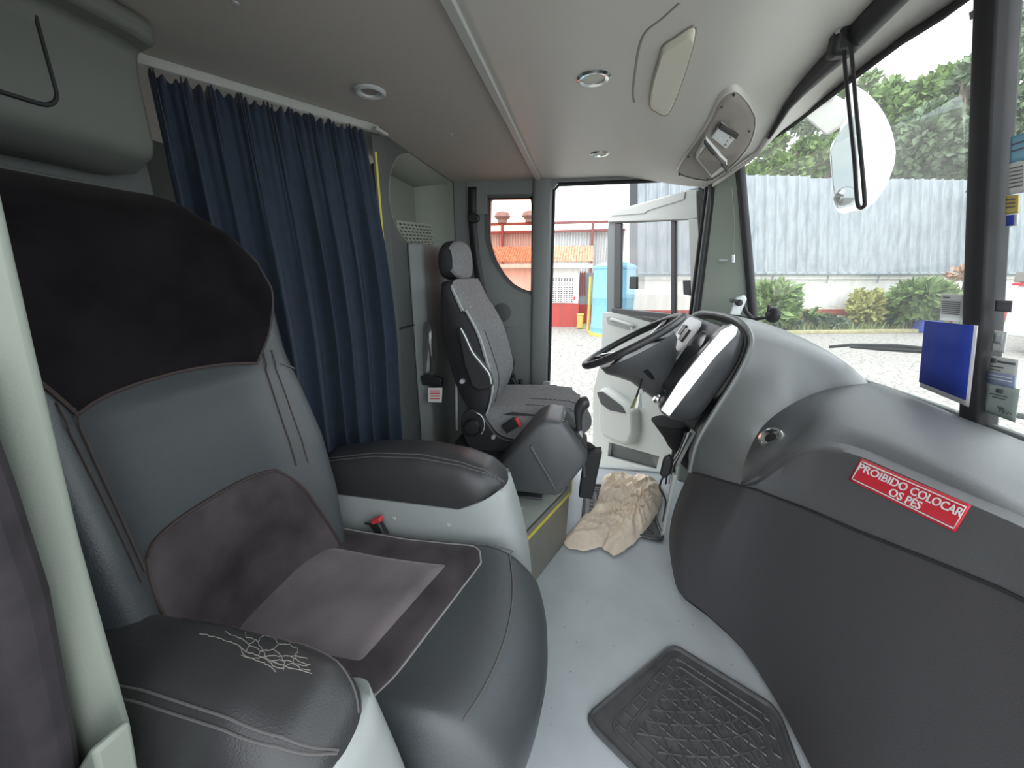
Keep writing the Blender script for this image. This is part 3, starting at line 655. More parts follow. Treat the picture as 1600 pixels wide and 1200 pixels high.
# roller blind
ye = BT_[-2][0]; bp = [bar(lerp(.0, ye, i/24)) for i in range(25)]
t = thing('roller_blind', bp[12], 'black roller blind tube along the top of the windshield', 'blind')
obj('tube', MB().tube(bp, [.030]*20+[.027, .023, .018, .012, .006], 14), 'black', t)
obj('upper_rail', MB().tube([p+Vector((-.035, 0, .028)) for p in bp[:17]], .012, 8), 'frame', t)
cb = PX(1326, 62, .625)
obj('clamp', MB().box(cb+Vector((-.01, 0, .005)), (.06, .045, .085)), 'black', t, bev=.012)
obj('clamp_screw', MB().lathe([(0, .004), (.007, .003), (.007, -.003)], cb+Vector((-.038, -.025, .01)), (-1, -.6, 0), 12), 'chrome', t)
def c_(px, py): return PX(px, py, .605)
obj('cord_loop', MB().tube(smooth([c_(1319, 80), c_(1321, 110), c_(1327, 170), c_(1335, 250), c_(1339, 310), c_(1343, 324), c_(1350, 322), c_(1351, 310), c_(1345, 240), c_(1338, 170), c_(1332, 100), c_(1329, 70)], 4), .0042, 8), 'black', t)
# thin blind cord on the pillar
t = thing('pillar_cord', PY(1147, 400, 2.14), 'thin pull cord with a small toggle on the front pillar', 'cord')
obj('cord', MB().tube([PY(1143, 292, 2.14), PY(1147, 340, 2.14), PY(1146, 400, 2.14)], .0022, 6), 'wallg', t)
obj('toggle', MB().tube([PY(1146, 398, 2.14), PY(1146, 410, 2.14)], .007, 8), 'silver', t)
obj('hook', MB().tube([PY(1124, 407, 2.2), PY(1136, 407, 2.18)], .006, 8), 'silver', t)
# sheets on the glass
def sheet(name, quad, m, label, cat, off=.006, group=None, lines=(), lm='ink', extra=None):
    P4 = [WS(*q, off) for q in quad]; t = thing(name, sum(P4, Vector())/4, label, cat, group)
    def uv(u, v): return WS(lerp(lerp(quad[0][0], quad[1][0], u), lerp(quad[3][0], quad[2][0], u), v), lerp(lerp(quad[0][1], quad[1][1], u), lerp(quad[3][1], quad[2][1], u), v), off)
    base = obj('sheet', MB().grid(uv, 6, 6), m, t, sol=.0012)
    def patch(nm, u0, v0, u1, v1, mm, o2=.003):
        def q(u, v): p = uv(lerp(u0, u1, u), lerp(v0, v1, v)); return p+Vector((-o2, 0, 0))
        obj(nm, MB().grid(q, 3, 3), mm, base, sol=.0008)
    for (u0, v0, u1, v1) in lines: patch('printed_line', u0, v0, u1, v1, lm)
    for e in (extra or []): patch(*e)
    return t, uv
sheet('blue_placard', [(1447, 501), (1528, 509), (1514, 636), (1437, 604)], 'white', 'deep blue sheet standing at the foot of the windshield beside the divider', 'placard', .03, extra=[('blue_print', 0, 0, .95, .93, 'blue')])
sheet('notice_sheet', [(1471, 459), (1507, 461), (1504, 503), (1469, 500)], 'paper', 'pale notice sheet with small print above the blue placard', 'notice', .008, lines=[(.12, .10, .42, .14)]+[(.10, .27+.075*k, .90, .30+.075*k) for k in range(7)], lm='ink')
sheet('round_sticker', [(1553, 516), (1574, 519), (1569, 552), (1549, 548)], 'paper', 'pale rounded sticker left of the windshield edge above the printed card', 'sticker', .006, extra=[('disc_print', .15, .08, .85, .6, 'silver')])
sheet('printed_card', [(1549, 556), (1592, 562), (1587, 607), (1542, 598)], 'paper', 'white and blue printed card stuck right of the windshield divider', 'card', .006, lines=[(.30, .13, .95, .20), (.10, .34, .55, .38), (.08, .46, .45, .49)], extra=[('seal_print', .08, .06, .24, .24, 'ink'), ('blue_field', 0, .56, 1, 1, 'paperb'), ('printed_line', .08, .66, .9, .69, 'white', .004), ('printed_line', .08, .78, .9, .81, 'white', .004)])
t, uv = sheet('green_permit', [(1541, 599), (1594, 608), (1586, 660), (1533, 641)], 'paperg', 'pale green permit with handwriting at the foot of the right windshield', 'permit', .007, lines=[(.20, .30, .72, .33), (.28, .39, .66, .42)], extra=[('seal_print', .36, .10, .56, .24, 'ink')])
hw = [(.50, .62), (.53, .70), (.58, .70), (.57, .62), (.57, .80), (.63, .64), (.68, .64), (.64, .72), (.69, .76), (.64, .82), (.74, .70), (.79, .80), (.84, .72), (.92, .76)]
obj('handwriting', MB().tube([uv(u, v+.03)+Vector((-.004, 0, 0)) for u, v in hw], .0012, 5), 'ink', t)
sheet('yellow_label', [(1572, 306), (1592, 304), (1591, 333), (1571, 335)], 'oyellow', 'yellow label on the right windshield half beside the divider', 'label', .006, lines=[(.15, .2, .85, .26), (.15, .4, .85, .46), (.15, .6, .85, .66)])
sheet('blue_label', [(1571, 336), (1591, 334), (1590, 352), (1570, 355)], 'white', 'small white label with a blue disc under the yellow label', 'label', .006, extra=[('disc_print', .2, .05, .8, .95, 'blue')])
sheet('beige_label', [(1576, 256), (1604, 250), (1603, 300), (1575, 305)], 'paper', 'beige printed label above the yellow label', 'label', .006, lines=[(.15, .15+.12*k, .9, .19+.12*k) for k in range(6)])
sheet('teal_label', [(1580, 214), (1606, 205), (1605, 248), (1578, 256)], 'otank', 'teal label highest on the right windshield half', 'label', .006, lines=[(.15, .3, .9, .35), (.15, .55, .9, .6)])
sheet('dark_label', [(1556, 469), (1582, 470), (1580, 488), (1554, 486)], 'ink', 'dark oblong label on the right windshield above the round sticker', 'label', .006)
sheet('tint_label', [(1514, 20), (1545, 0), (1547, 10), (1516, 32)], 'console', 'small brown oblong label high on the left windshield half', 'label', .006)
# wiper outside the glass
def WO(px, py): return WS(px, py, -.03)
t = thing('wiper', WO(1370, 542), 'black wiper lying along the foot of the left windshield half', 'wiper')
obj('blade', MB().tube([WO(1297, 542), WO(1330, 539), WO(1400, 540), WO(1447, 545)], .006, 8), 'rubber', t)
obj('arm', MB().tube([WO(1330, 541), WO(1380, 545), WO(1450, 549), WO(1540, 560)], .008, 8), 'black', t)
t = thing('wiper', WO(1595, 655), 'black wiper end at the lower edge of the right windshield half', 'wiper')
obj('blade', MB().tube([WO(1575, 646), WO(1605, 652), WO(1680, 668)], .007, 8), 'rubber', t)
# ================================================================== DASHBOARD
def crv(l, n=60):
    p = smooth([PX(*q) for q in l], 10); L = [0]
    for a, b in zip(p, p[1:]): L.append(L[-1]+(b-a).length)
    r = []; k = 0
    for i in range(n+1):
        s = L[-1]*i/n
        while k < len(L)-2 and L[k+1] < s: k += 1
        r.append(p[k].lerp(p[k+1], (s-L[k])/max(1e-9, L[k+1]-L[k])))
    return r
def crvi(l, n=6): return smooth([PX(*q) for q in l], n)
L4 = crvi([(1800, 775, .97), (1600, 690, .965), (1500, 651, .96), (1430, 622, .95), (1356, 598, .93), (1290, 609, .78), (1236, 632, .66), (1192, 666, .58), (1167, 712, .50), (1157, 757, .465)])
L3 = crvi([(1800, 880, .665), (1600, 785, .655), (1480, 722, .65), (1385, 682, .645), (1318, 662, .635), (1275, 665, .615), (1238, 692, .575), (1210, 716, .525), (1183, 743, .487), (1161, 758, .467)])
L2 = crvi([(1800, 903, .63), (1600, 808, .62), (1500, 766, .615), (1400, 723, .61), (1340, 699, .60), (1290, 690, .575), (1252, 700, .54), (1218, 723, .51), (1186, 749, .485), (1163, 759, .469)])
L1 = crvi([(1800, 924, .60), (1600, 825, .59), (1500, 781, .585), (1400, 737, .58), (1340, 712, .572), (1290, 702, .555), (1252, 709, .528), (1219, 731, .504), (1187, 755, .482), (1165, 760, .469)])
L0 = crvi([(1800, 1050, .635), (1600, 937, .625), (1500, 893, .61), (1400, 853, .59), (1330, 825, .57), (1280, 803, .55), (1240, 787, .53), (1210, 776, .51), (1185, 766, .487), (1167, 761, .471)])
for l_ in (L4, L3, L2, L1, L0):
    a_ = l_[0]; l_.insert(0, Vector((a_.x+.01, -.03, a_.z)))
dash = thing('dashboard', (.75, .9, 0), 'dark grey moulded dashboard in front of the brown velvet seat', 'dashboard')
def mid(a, b, off, k=.5): return [p.lerp(q, k)+Vector(off) for p, q in zip(a, b)]
top = [L4, mid(L4, L3, (0, 0, .012), .3), mid(L4, L3, (0, 0, .014), .6), mid(L4, L3, (0, 0, .009), .88), L3, mid(L3, L2, (-.006, -.004, .004), .5), L2]
obj('top_pad', MB().loft(top, closed=False), 'dash', dash, ang=70)
obj('band', MB().loft([L2, mid(L2, L1, (0, 0, 0)), L1, mid(L1, L0, (-.003, 0, 0), .06), mid(L1, L0, (-.003, 0, 0), .5), L0], closed=False), 'dashband', dash, ang=50)
# driver's hump
rim = smooth([PY(*p) for p in ((1078, 737, 1.36), (1090, 690, 1.37), (1119, 640, 1.38), (1151, 590, 1.39), (1171, 548, 1.40), (1172, 523, 1.43), (1155, 502, 1.52), (1125, 491, 1.72), (1092, 489, 2.0), (1075, 500, 2.16))], 6)
oc = smooth([PX(*q) for q in ((1157, 757, .465), (1167, 712, .50), (1192, 666, .58), (1236, 632, .66), (1290, 609, .78), (1356, 598, .93))] + [Vector(p) for p in ((.935, 1.62, .865), (.915, 1.85, .87), (.875, 2.05, .88), (.835, 2.16, .90))], 6)
def hump(i, t):
    a, b = rim[i], oc[i]; k = i/(len(rim)-1)
    bl = Vector((0, -.015, .03)) if k < .5 else Vector((.02, 0, .055))
    bl = Vector((0, -.02, .01)).lerp(Vector((.04, -.01, .075)), min(1, k*1.6))
    m = a.lerp(b, .5)+bl; return a*(1-t)**2+m*2*t*(1-t)+b*t*t
ih_ = obj('instrument_hood', MB().loft([[hump(i, j/14) for i in range(len(rim))] for j in range(15)], closed=False), 'shell', dash, ang=70)
obj('hood_rim', MB().tube(rim, .010, 8), 'shell', ih_)
inner = [p+Vector((-.02, .03, -.02)) for p in rim]
obj('hood_lining', MB().loft([rim, [p+Vector((.03, .12, -.02)) for p in rim], [p+Vector((.10, .40, -.06)) for p in rim]], closed=False), 'black', dash, sol=.006)
# lower part with kick panel and rounded end
T = L0 + smooth([PX(1167, 761, .471), PX(1120, 748, .44), PX(1092, 740, .417), PX(1078, 736, .415)], 6)[1:] + [Vector(p) for p in ((.44, 1.44, .48), (.52, 1.52, .48))]
n0 = len(L0); nT = len(T)
btm = smooth([Vector(p) for p in ((.65, .05, .03), (.64, .30, .03), (.63, .50, .03), (.615, .66, .03), (.605, .80, .03), (.595, .92, .03), (.57, 1.05, .03), (.54, 1.13, .03), (.50, 1.19, .03), (.47, 1.23, .03))], 6)
btm.insert(0, Vector((.655, -.03, .03)))
btm = btm + smooth([btm[-1], Vector((.43, 1.27, .03)), Vector((.41, 1.30, .03)), Vector((.405, 1.345, .03))], 6)[1:] + [Vector((.44, 1.45, .03)), Vector((.52, 1.52, .03))]
def low(j):
    t = j/10; r = []
    for i, (a, b) in enumerate(zip(T, btm)):
        p = a.lerp(b, t); k = max(0, min(1, (i-n0+8)/14)); s = math.sin(math.pi*min(1, t*1.0))
        r.append(p+Vector((-.045*k*s, 0, 0))+Vector((.012*(1-k)*s, 0, 0)))
    return r
obj('kick_panel', MB().loft([low(j) for j in range(11)], closed=False), 'kick', dash, ang=70)
obj('seam', MB().tube([p+Vector((-.001, -.001, 0)) for p in T[:nT-2]], .0035, 6), 'rubber', dash)
obj('plinth', MB().loft([[p+Vector((.012, .01, .01)) for p in btm], [Vector((p.x+.02, p.y+.01, .001)) for p in btm]], closed=False), 'rubber', dash)
ec = [low(j)[0] for j in range(11)] + [mid(L1, L0, (0, 0, 0))[0], L1[0], L2[0], L3[0]] + [r_[0] for r_ in top[3:0:-1]] + [L4[0], Vector((.98, L4[0].y, .03))]
ye_ = sum(p.y for p in ec)/len(ec)
obj('end_cap', MB().add([Vector((p.x, p.y, p.z)) for p in ec[::1]], [tuple(range(len(ec)))]), 'kick', dash, sol=.004)
# air vent with chrome ring
bt_ = bmesh.new()
for o in dash.children:
    if o.name.startswith('top_pad'): bt_.from_mesh(o.data); bmesh.ops.translate(bt_, verts=bt_.verts, vec=ORG[o.name])
bvt = __import__('mathutils').bvhtree.BVHTree.FromBMesh(bt_)
h_ = bvt.ray_cast(CC, ray(1205, 685).normalized()); c = h_[0]; A_ = h_[1] if h_[1].dot(ray(1205, 685)) < 0 else -h_[1]; A_ = (A_+Vector((-.3, -.5, .2))).normalized()
av_ = obj('air_vent', MB().lathe([(.019, .004), (.026, .009), (.033, .008), (.036, .002), (.036, -.02)], c, A_, 36), 'chrome', dash)
obj('vent_core', MB().lathe([(0, .004), (.012, .005), (.020, .003), (.026, .006), (.027, -.01)], c, A_, 30), 'black', av_)
for px, py in ((1104, 745), (1105, 800)):
    q = PX(px, py, .40)
# warning sticker on the band
Q = [(1346, 716), (1519, 790), (1494, 832), (1327, 750)]
from mathutils.bvhtree import BVHTree
bmb = bmesh.new()
for o in dash.children:
    if o.name.startswith('band'):
        bmb.from_mesh(o.data); bmesh.ops.translate(bmb, verts=bmb.verts, vec=ORG[o.name])
bv = BVHTree.FromBMesh(bmb)
def onband(u, v, off):
    px = lerp(lerp(Q[0][0], Q[1][0], u), lerp(Q[3][0], Q[2][0], u), v); py = lerp(lerp(Q[0][1], Q[1][1], u), lerp(Q[3][1], Q[2][1], u), v)
    d = ray(px, py).normalized(); h = bv.ray_cast(CC, d)
    if h[0] is None: return PX(px, py, .585)
    nrm = h[1] if h[1].dot(d) < 0 else -h[1]
    return h[0]+nrm*off
st = thing('warning_sticker', onband(.5, .5, 0), 'red sticker with white capitals on the front of the dashboard', 'sticker')
def spatch(u0, v0, u1, v1, off, nu=24, nv=4): return MB().grid(lambda u, v: onband(lerp(u0, u1, u), lerp(v0, v1, v), off), nu, nv)
ss_ = obj('sticker_sheet', spatch(0, 0, 1, 1, .0015), 'stred', st, sol=.0008)
for a in ((.02, .09, .98, .13), (.02, .87, .98, .91), (.02, .09, .028, .91), (.972, .09, .98, .91)): obj('border_line', spatch(*a, .0026, 24, 2), 'white', ss_, sol=.0006)
AS = 4.15
def tx(cy, k=1.0): return lambda x, y, z: onband(.5+x/AS, cy-y, .0034+z)
obj('sticker_text', text_mesh('PROIBIDO COLOCAR', .41, tx(.33)), 'white', ss_, flat=True, fix=False)
obj('sticker_text', text_mesh('OS P\u00c9S', .41, tx(.70)), 'white', ss_, flat=True, fix=False)
# instrument panel and side pad
def y1(px, py, y=1.44): return PY(px, py, y)
pad = smooth([y1(*p) for p in ((1033, 640), (1060, 600), (1100, 552), (1135, 516), (1150, 510), (1164, 520), (1165, 540), (1150, 575), (1118, 620), (1092, 654), (1070, 662), (1045, 655))], 4, True)
pc = sum(pad, Vector())/len(pad)
rg = [[pc+(p-pc)*s+Vector((0, y, 0)) for p in pad] for s, y in ((.55, -.022), (.82, -.015), (.95, .0), (1, .025), (1.0, .07))]
spd = obj('side_pad', MB().loft(rg), 'pad', dash, ang=80)
cs = [y1(1031, 641, 1.410), y1(1060, 596, 1.425), y1(1098, 548, 1.410), y1(1126, 515, 1.410), y1(1142, 507, 1.410), y1(1153, 513, 1.408), y1(1151, 524, 1.405), y1(1117, 560, 1.40), y1(1077, 612, 1.40), y1(1046, 652, 1.405)]
obj('chrome_strip', MB().prism(cs, (.004, .012, .002)), 'bright', spd, bev=.003)
IO = Vector((.305, 1.47, .70)); IV = Vector((.47, 0, .88)).normalized(); IU = Vector((0, 1, 0)); IN = IU.cross(IV)
def ip(u, v, h=0): return IO+IU*u+IV*v-IN*0+Vector((-.88, 0, .47))*h
ipn = obj('instrument_panel', plate_mesh(rrect(0, 0, .62, .37, .06), [], ip(0, 0, -.01), IU, IV, .01), 'dash', dash, bev=.004)
def iplate(nm, poly, m, h, th=.006, bev=.002): return obj(nm, MB().prism([ip(u, v, h) for u, v in poly], Vector((-.88, 0, .47))*th), m, ipn, bev=bev)
iplate('gauge_window', rrect(.03, .06, .17, .33, .06), 'screen', .004)
iplate('switch_plate', rrect(.19, .03, .42, .36, .04), 'silver', .004)
iplate('display', rrect(.26, .25, .32, .31, .008), 'screen', .011); iplate('display', rrect(.33, .27, .38, .32, .008), 'screen', .011)
for u, v in ((.22, .06), (.245, .06), (.27, .06), (.295, .06)): iplate('rocker_switch', rrect(u, v, u+.02, v+.045, .004), 'black', .011, .008)
iplate('red_switch', rrect(.32, .06, .34, .105, .004), 'stred', .011, .008)
for u, v, r in ((.25, .19, .022), (.34, .18, .026)): obj('knob', MB().lathe([(r, 0), (r, .008), (r*.8, .02), (0, .022)], ip(u, v, .010), (-.88, 0, .47), 24), 'black', ipn)
obj('knob', MB().lathe([(.02, 0), (.02, .012), (.016, .02), (0, .02)], ip(.08, .02, .004), (-.88, 0, .47), 24), 'chrome', ipn)
# phone holder and suction cup on the hood
q = PY(1140, 492, 2.0); t = thing('phone_holder', q, 'grey phone holder clamped on top of the instrument hood', 'holder')
obj('cradle', MB().prism([PY(1140, 492, 2.0), PY(1150, 466, 2.0), PY(1163, 462, 2.0), PY(1167, 468, 2.0), PY(1156, 493, 2.0)], (.01, .03, .004)), 'silver', t, bev=.004)
obj('grip', MB().box(PY(1146, 470, 1.99), (.025, .04, .016)), 'black', t, bev=.003)
obj('ball_joint', MB().lathe([(0, .012), (.012, .009), (.016, 0), (.012, -.006)], PY(1155, 473, 1.99), (-.3, -1, .3), 20), 'black', t)
obj('arm', MB().tube([PY(1160, 475, 2.02), PY(1166, 488, 2.03), PY(1176, 498, 2.04)], .010, 8), 'black', t)
c = WS(1207, 492, .02); t = thing('suction_mount', c, 'round black suction mount on the windshield right of the phone holder', 'mount')
obj('suction_disc', MB().lathe([(0, .02), (.022, .018), (.034, .008), (.038, 0), (.038, -.01)], c, (-1, -.3, 0), 24), 'black', t)
obj('lever', MB().box(c+Vector((-.02, 0, .03)), (.012, .014, .03)), 'black', t, bev=.003)
obj('stalk', MB().tube([c+Vector((-.015, 0, -.01)), c+Vector((-.06, .06, -.03)), c+Vector((-.12, .12, -.02))], .008, 8), 'black', t)
# ================================================================== STEERING WHEEL AND COLUMN
SC = Vector((.205, 1.72, .925)); SU = Vector((.385, 0, .225)).normalized(); SVv = Vector((0, 1, 0)); SN = Vector((-SU.z, 0, SU.x)); SVv, SN = SVv*math.cos(R(5))-SN*math.sin(R(5)), SN*math.cos(R(5))+SVv*math.sin(R(5)); SR = .222
def sw(a, r, h=0): return SC+SU*(r*math.cos(a))+SVv*(r*math.sin(a))+SN*h
t = thing('steering_wheel', SC, 'black steering wheel seen almost edge on beside the instrument hood', 'steering wheel')
obj('rim', MB().tube([sw(i*2*math.pi/64, SR) for i in range(64)], .0155, 12, True), 'leather2', t)
for a in (R(35), R(145), R(215), R(325)):
    sp_ = obj('spoke', MB().loft([[sw(a+s*.10*k, r, h+d) for s, d in ((-1, -.006), (1, -.006), (1, .006), (-1, .006))] for r, h, k in ((.05, -.035, 3.0), (.13, -.025, 1.6), (SR-.005, 0, 1.0))]), 'black', t, bev=.004)
    obj('spoke_trim', MB().loft([[sw(a+s*.05*k, r, h+d) for s, d in ((-1, .006), (1, .006), (1, .010), (-1, .010))] for r, h, k in ((.09, -.028, 1.8), (.18, -.010, 1.0))]), 'silver', sp_, bev=.002)
obj('hub_pad', MB().lathe([(.0, -.015), (.05, -.018), (.075, -.03), (.085, -.05), (.08, -.07), (.05, -.09)], SC, SN, 32), 'black', t)
def col(h, rx, ry, dx=0): return [SC-SN*h+Vector((dx, 0, 0))+SU*(rx*math.cos(k*math.pi/10))+SVv*(ry*math.sin(k*math.pi/10)) for k in range(20)]
obj('shroud', MB().loft([col(.035, .10, .10), col(.04, .17, .15), col(.075, .165, .14, .005), col(.10, .14, .12, .01), col(.14, .11, .10, .03), col(.22, .09, .08, .06), col(.33, .085, .075, .12), col(.46, .085, .08, .19)]), 'dash', t, ang=70)
obj('back_cover', MB().lathe([(.215, -.008), (.19, -.028), (.14, -.06), (.10, -.085), (.06, -.09)], SC+SU*.06-SN*.0, SN, 40), 'black', t) if False else None
obj('stalk', MB().tube([PY(1042, 606, 1.66), PY(1022, 592, 1.63), PY(1008, 578, 1.60)], [.012, .014, .010], 10), 'black', t)
obj('boot', MB().loft([[Vector((.405+.62*(.56-z)+.085*math.cos(k*math.pi/8)*s, 1.74+.085*math.sin(k*math.pi/8)*s, z)) for k in range(16)] for z, s in ((.56, .95), (.48, .8), (.44, .82), (.40, .66), (.36, .68), (.32, .5), (.2, .4), (.02, .4))]), 'rubber', t, ang=70)
c = PY(1001, 612, 1.60); t = thing('key_bunch', c, 'bunch of keys with a green tag hanging from the steering column', 'keys')
obj('key_ring', MB().tube([c+Vector((.012*math.cos(a*.63), 0, .012*math.sin(a*.63))) for a in range(10)], .0015, 6, True), 'chrome', t)
obj('strap', MB().tube([PY(1003, 592, 1.62), PY(999, 606, 1.60), PY(994, 620, 1.6)], .004, 6), 'black', t)
for k, (dx, mm) in enumerate(((-12, 'grass'), (-5, 'chrome'), (2, 'paperg'), (7, 'silver'))):
    a, b = PY(1001+dx*.4, 615, 1.6-.005*k), PY(999+dx, 638, 1.6-.005*k); e = Vector((.006, 0, .002))
    obj('key', MB().prism([a-e*.7, a+e*.7, b+e*1.3, b-e*1.3], (0, .003, 0)), mm, t, bev=.001)
# radio microphone and cables by the hood
t = thing('hand_microphone', PY(1040, 735, 1.42), 'black hand microphone hanging by its cord at the end of the dashboard', 'microphone')
obj('mic_body', MB().prism([PY(*p, 1.40) for p in ((1036, 716), (1046, 712), (1052, 722), (1048, 742), (1036, 750), (1030, 742))], (.01, .03, 0)), 'black', t, bev=.008)
obj('mic_cord', MB().tube(smooth([PY(1038, 742, 1.41), PY(1033, 752, 1.41), PY(1031, 763, 1.42), PY(1036, 772, 1.43), PY(1040, 785, 1.44), PY(1036, 815, 1.45)], 5), .004, 6), 'black', t)
t = thing('cable_bracket', PY(1070, 690, 1.5), 'bare metal bracket with loose cables under the instrument hood', 'bracket')
obj('bracket', MB().prism([PY(*p, 1.5) for p in ((1082, 672), (1088, 676), (1062, 726), (1050, 740), (1046, 732))], (.0, .02, 0)), 'trim', t, bev=.002)
for k in range(3): obj('cable', MB().tube(smooth([PY(1080-k*4, 676, 1.48), PY(1066-k*3, 702+k*4, 1.47), PY(1054-k*4, 728, 1.47), PY(1050-k*5, 756, 1.48)], 5), .004, 6), ('black', 'silver', 'black')[k], t)
obj('side_strip', MB().prism([PY(*p, 1.42) for p in ((1052, 742), (1058, 742), (1040, 830), (1034, 838))], (.0, .02, 0)), 'trim', t, bev=.002)
# ================================================================== DRIVER'S DOOR, STANDING OPEN
HO = Vector((.60, 2.385, 0)); HU = Vector((-.43, .615, 0)).normalized(); HN = Vector((-HU.y, HU.x, 0))
if HN.dot(CC-HO) < 0: HN = -HN
def dp(px, py, h=0): return PN(px, py, HO+HN*h, HN)
def duz(px, py): p = dp(px, py); return ((p-HO).dot(HU), p.z)
def dplate(nm, px, m, t, h, th, holes=(), bev=.004):
    U, Vv = HU, Vector((0, 0, 1)); s = 1 if U.cross(Vv).dot(HN) > 0 else -1
    return obj(nm, plate_mesh([duz(*p) for p in px], [[duz(*q) for q in hh] for hh in holes], HO+HN*(h if s > 0 else h+th), U, Vv, th), m, t, bev=bev)
t = thing('driver_door', HO, 'open driver door with sliding window and pale grey inner panel', 'door')
hole = [(963, 349), (1079, 343), (1084, 494), (962, 482)]
obj_d = dplate('door_frame', [(950, 338), (955, 330), (1098, 290), (1108, 300), (1118, 505), (1040, 760), (929, 738), (946, 560)], 'wallg', t, -.04, .04, [hole])
ht_ = dplate('header_trim', [(953, 347), (955, 331), (1078, 298), (1092, 297), (1094, 341), (1080, 343)], 'doorp', t, 0, .02)
dplate('header_inset', [(1012, 334), (1018, 329), (1074, 312), (1076, 300), (1068, 301), (1010, 318), (985, 326), (960, 333), (960, 338)], 'doorp', ht_, .02, .006)
dplate('front_trim', [(1080, 343), (1094, 341), (1104, 500), (1085, 497)], 'doorp', t, 0, .02)
lp_ = dplate('lower_panel', [(947, 487), (1085, 499), (1112, 512), (1045, 752), (931, 732), (932, 610), (945, 560)], 'doorp', t, 0, .035, [[(957, 690), (1036, 712), (1030, 737), (954, 722)]])
dplate('window_ledge', [(961, 481), (1086, 494), (1080, 512), (1030, 506), (962, 488)], 'frame', t, .015, .02)
dplate('bin_back', [(955, 688), (1038, 712), (1032, 740), (953, 724)], 'doorp2', t, -.02, .02)
dplate('bin_lip', [(954, 711), (1030, 731), (1030, 742), (953, 724)], 'doorp', lp_, .02, .03)
rg_ = dplate('rear_glass', [(963, 349), (1052, 345), (1052, 492), (962, 482)], 'glassd', t, -.025, .004, bev=0)
dplate('front_glass', [(1050, 345), (1079, 343), (1084, 494), (1050, 491)], 'glassd', t, -.015, .004, bev=0)
dplate('glass_divider', [(1048, 345), (1055, 345), (1055, 492), (1048, 491)], 'frame', t, -.02, .02)
dplate('rear_channel', [(961, 349), (971, 349), (970, 482), (960, 481)], 'frame', t, -.015, .02)
for a in ([(986, 432), (997, 432), (997, 452), (985, 451)], [(1069, 438), (1081, 438), (1081, 462), (1070, 460)]): dplate('window_catch', a, 'black', rg_, -.005, .018)
hp = [dp(955, 500, .03), dp(958, 499, .055), dp(985, 508, .06), dp(989, 512, .03)]
obj('grab_handle', MB().tube(smooth(hp, 5), .011, 10), 'doorp', t)
dplate('handle_recess', [(953, 496), (960, 494), (990, 506), (990, 516), (956, 506)], 'doorp2', lp_, .033, .004)
pk = [(946, 606), (955, 604), (990, 628), (1001, 640), (1002, 675), (995, 693), (985, 694), (950, 680), (944, 660)]
f0 = [dp(*p, .03) for p in pk]; pcn = sum(f0, Vector())/len(f0)
mp_ = obj('map_pocket', MB().loft([f0, [p+HN*.045 for p in f0], [pcn+(p-pcn)*.88+HN*.07 for p in f0]]), 'doorp', t, bev=.01)
dplate('pocket_opening', [(950, 611), (958, 609), (990, 632), (996, 643), (970, 638), (956, 628)], 'frame', mp_, .101, .003, bev=0)
dplate('door_edge_seal', [(1097, 292), (1106, 296), (1118, 505), (1108, 505)], 'rubber', t, .0, .03)
# ================================================================== BROWN VELVET PASSENGER SEAT
YC = .585
BT = [(.36, -.665, .255, .040), (.5, -.678, .262, .055), (.65, -.695, .266, .065), (.8, -.715, .266, .064), (.93, -.735, .258, .050), (1.02, -.742, .248, .028), (1.10, -.735, .245, .012), (1.17, -.735, .243, .010), (1.23, -.752, .232, .008), (1.285, -.787, .208, .006), (1.325, -.832, .17, .004)]
BT = [tuple(v) for v in [(a, b, c, d) for a, b, c, d in BT]]
def bt(z, k): return interp([(r[0], r[k]) for r in BT], z)
def bfx(a, z):
    x, bol = bt(z, 1), bt(z, 3); q = abs(a)
    f = math.exp(-((q-.86)/.20)**2); e = max(0, q-.90)/.10
    return x+bol*f-.05*e*e-.018*(1-q*q)*(1 if z < 1.0 else .3)
def bfp(a, z, off=0): return Vector((bfx(a, z)+off, YC+bt(z, 2)*a, z+off*.12))
seat = thing('passenger_seat', (-.4, .62, 0), 'large charcoal leather passenger seat with brown velvet headrest, back and cushion panels', 'seat')
rings = []
for i in range(45):
    z = lerp(.36, 1.325, i/44); r = [bfp(-1+2*k/32, z) for k in range(33)]
    xb = bt(z, 1)-.15+.05*max(0, (z-1.2)/.12); w_ = bt(z, 2)
    r += [Vector((xb+.05, YC+w_*.99, z)), Vector((xb+.015, YC+w_*.92, z)), Vector((xb, YC+w_*.7, z)), Vector((xb, YC-w_*.7, z)), Vector((xb+.015, YC-w_*.92, z)), Vector((xb+.05, YC-w_*.99, z))]
    rings.append(r)
def shrink(r, k, dz):
    c = sum(r, Vector())/len(r); return [Vector((lerp(c.x, p.x, k), lerp(c.y, p.y, k), p.z+dz)) for p in r]
rings += [shrink(rings[-1], .88, .003), shrink(rings[-1], .6, .006), shrink(rings[-1], .2, .007)]
bk_o = obj('backrest', MB().loft(rings), 'leather', seat, ang=75)
def bpanel(nm, za, zb, aa, h, m, top=False, edge=.16):
    def fn(u, v):
        a = lerp(-aa(v)-.04, aa(v)-.08*(1-v), u) if top else lerp(-aa(v)-.08*v+.04, aa(v)+.16*(1-v)-.10*v, u); z = lerp(za(u), zb(u), v)
        e = min(1, min(u, 1-u, v if not top else v, 1 if top else 1-v)/edge); e = math.sin(e*math.pi/2)
        wr = .0025*noise.noise(Vector((u*5, v*4, 3)))
        if z > 1.325:
            t = (z-1.325)/.10; p = bfp(a, 1.325); return Vector((p.x-.12*t, lerp(p.y, YC, .12*t), 1.325+.034*math.sin(min(1, t*1.2)*math.pi/2)+h*.7*(1-.5*t)))
        return bfp(a, z, .003+h*e+wr)
    o = obj(nm, MB().grid(fn, 48, 36), m, seat, ang=80); return fn, o
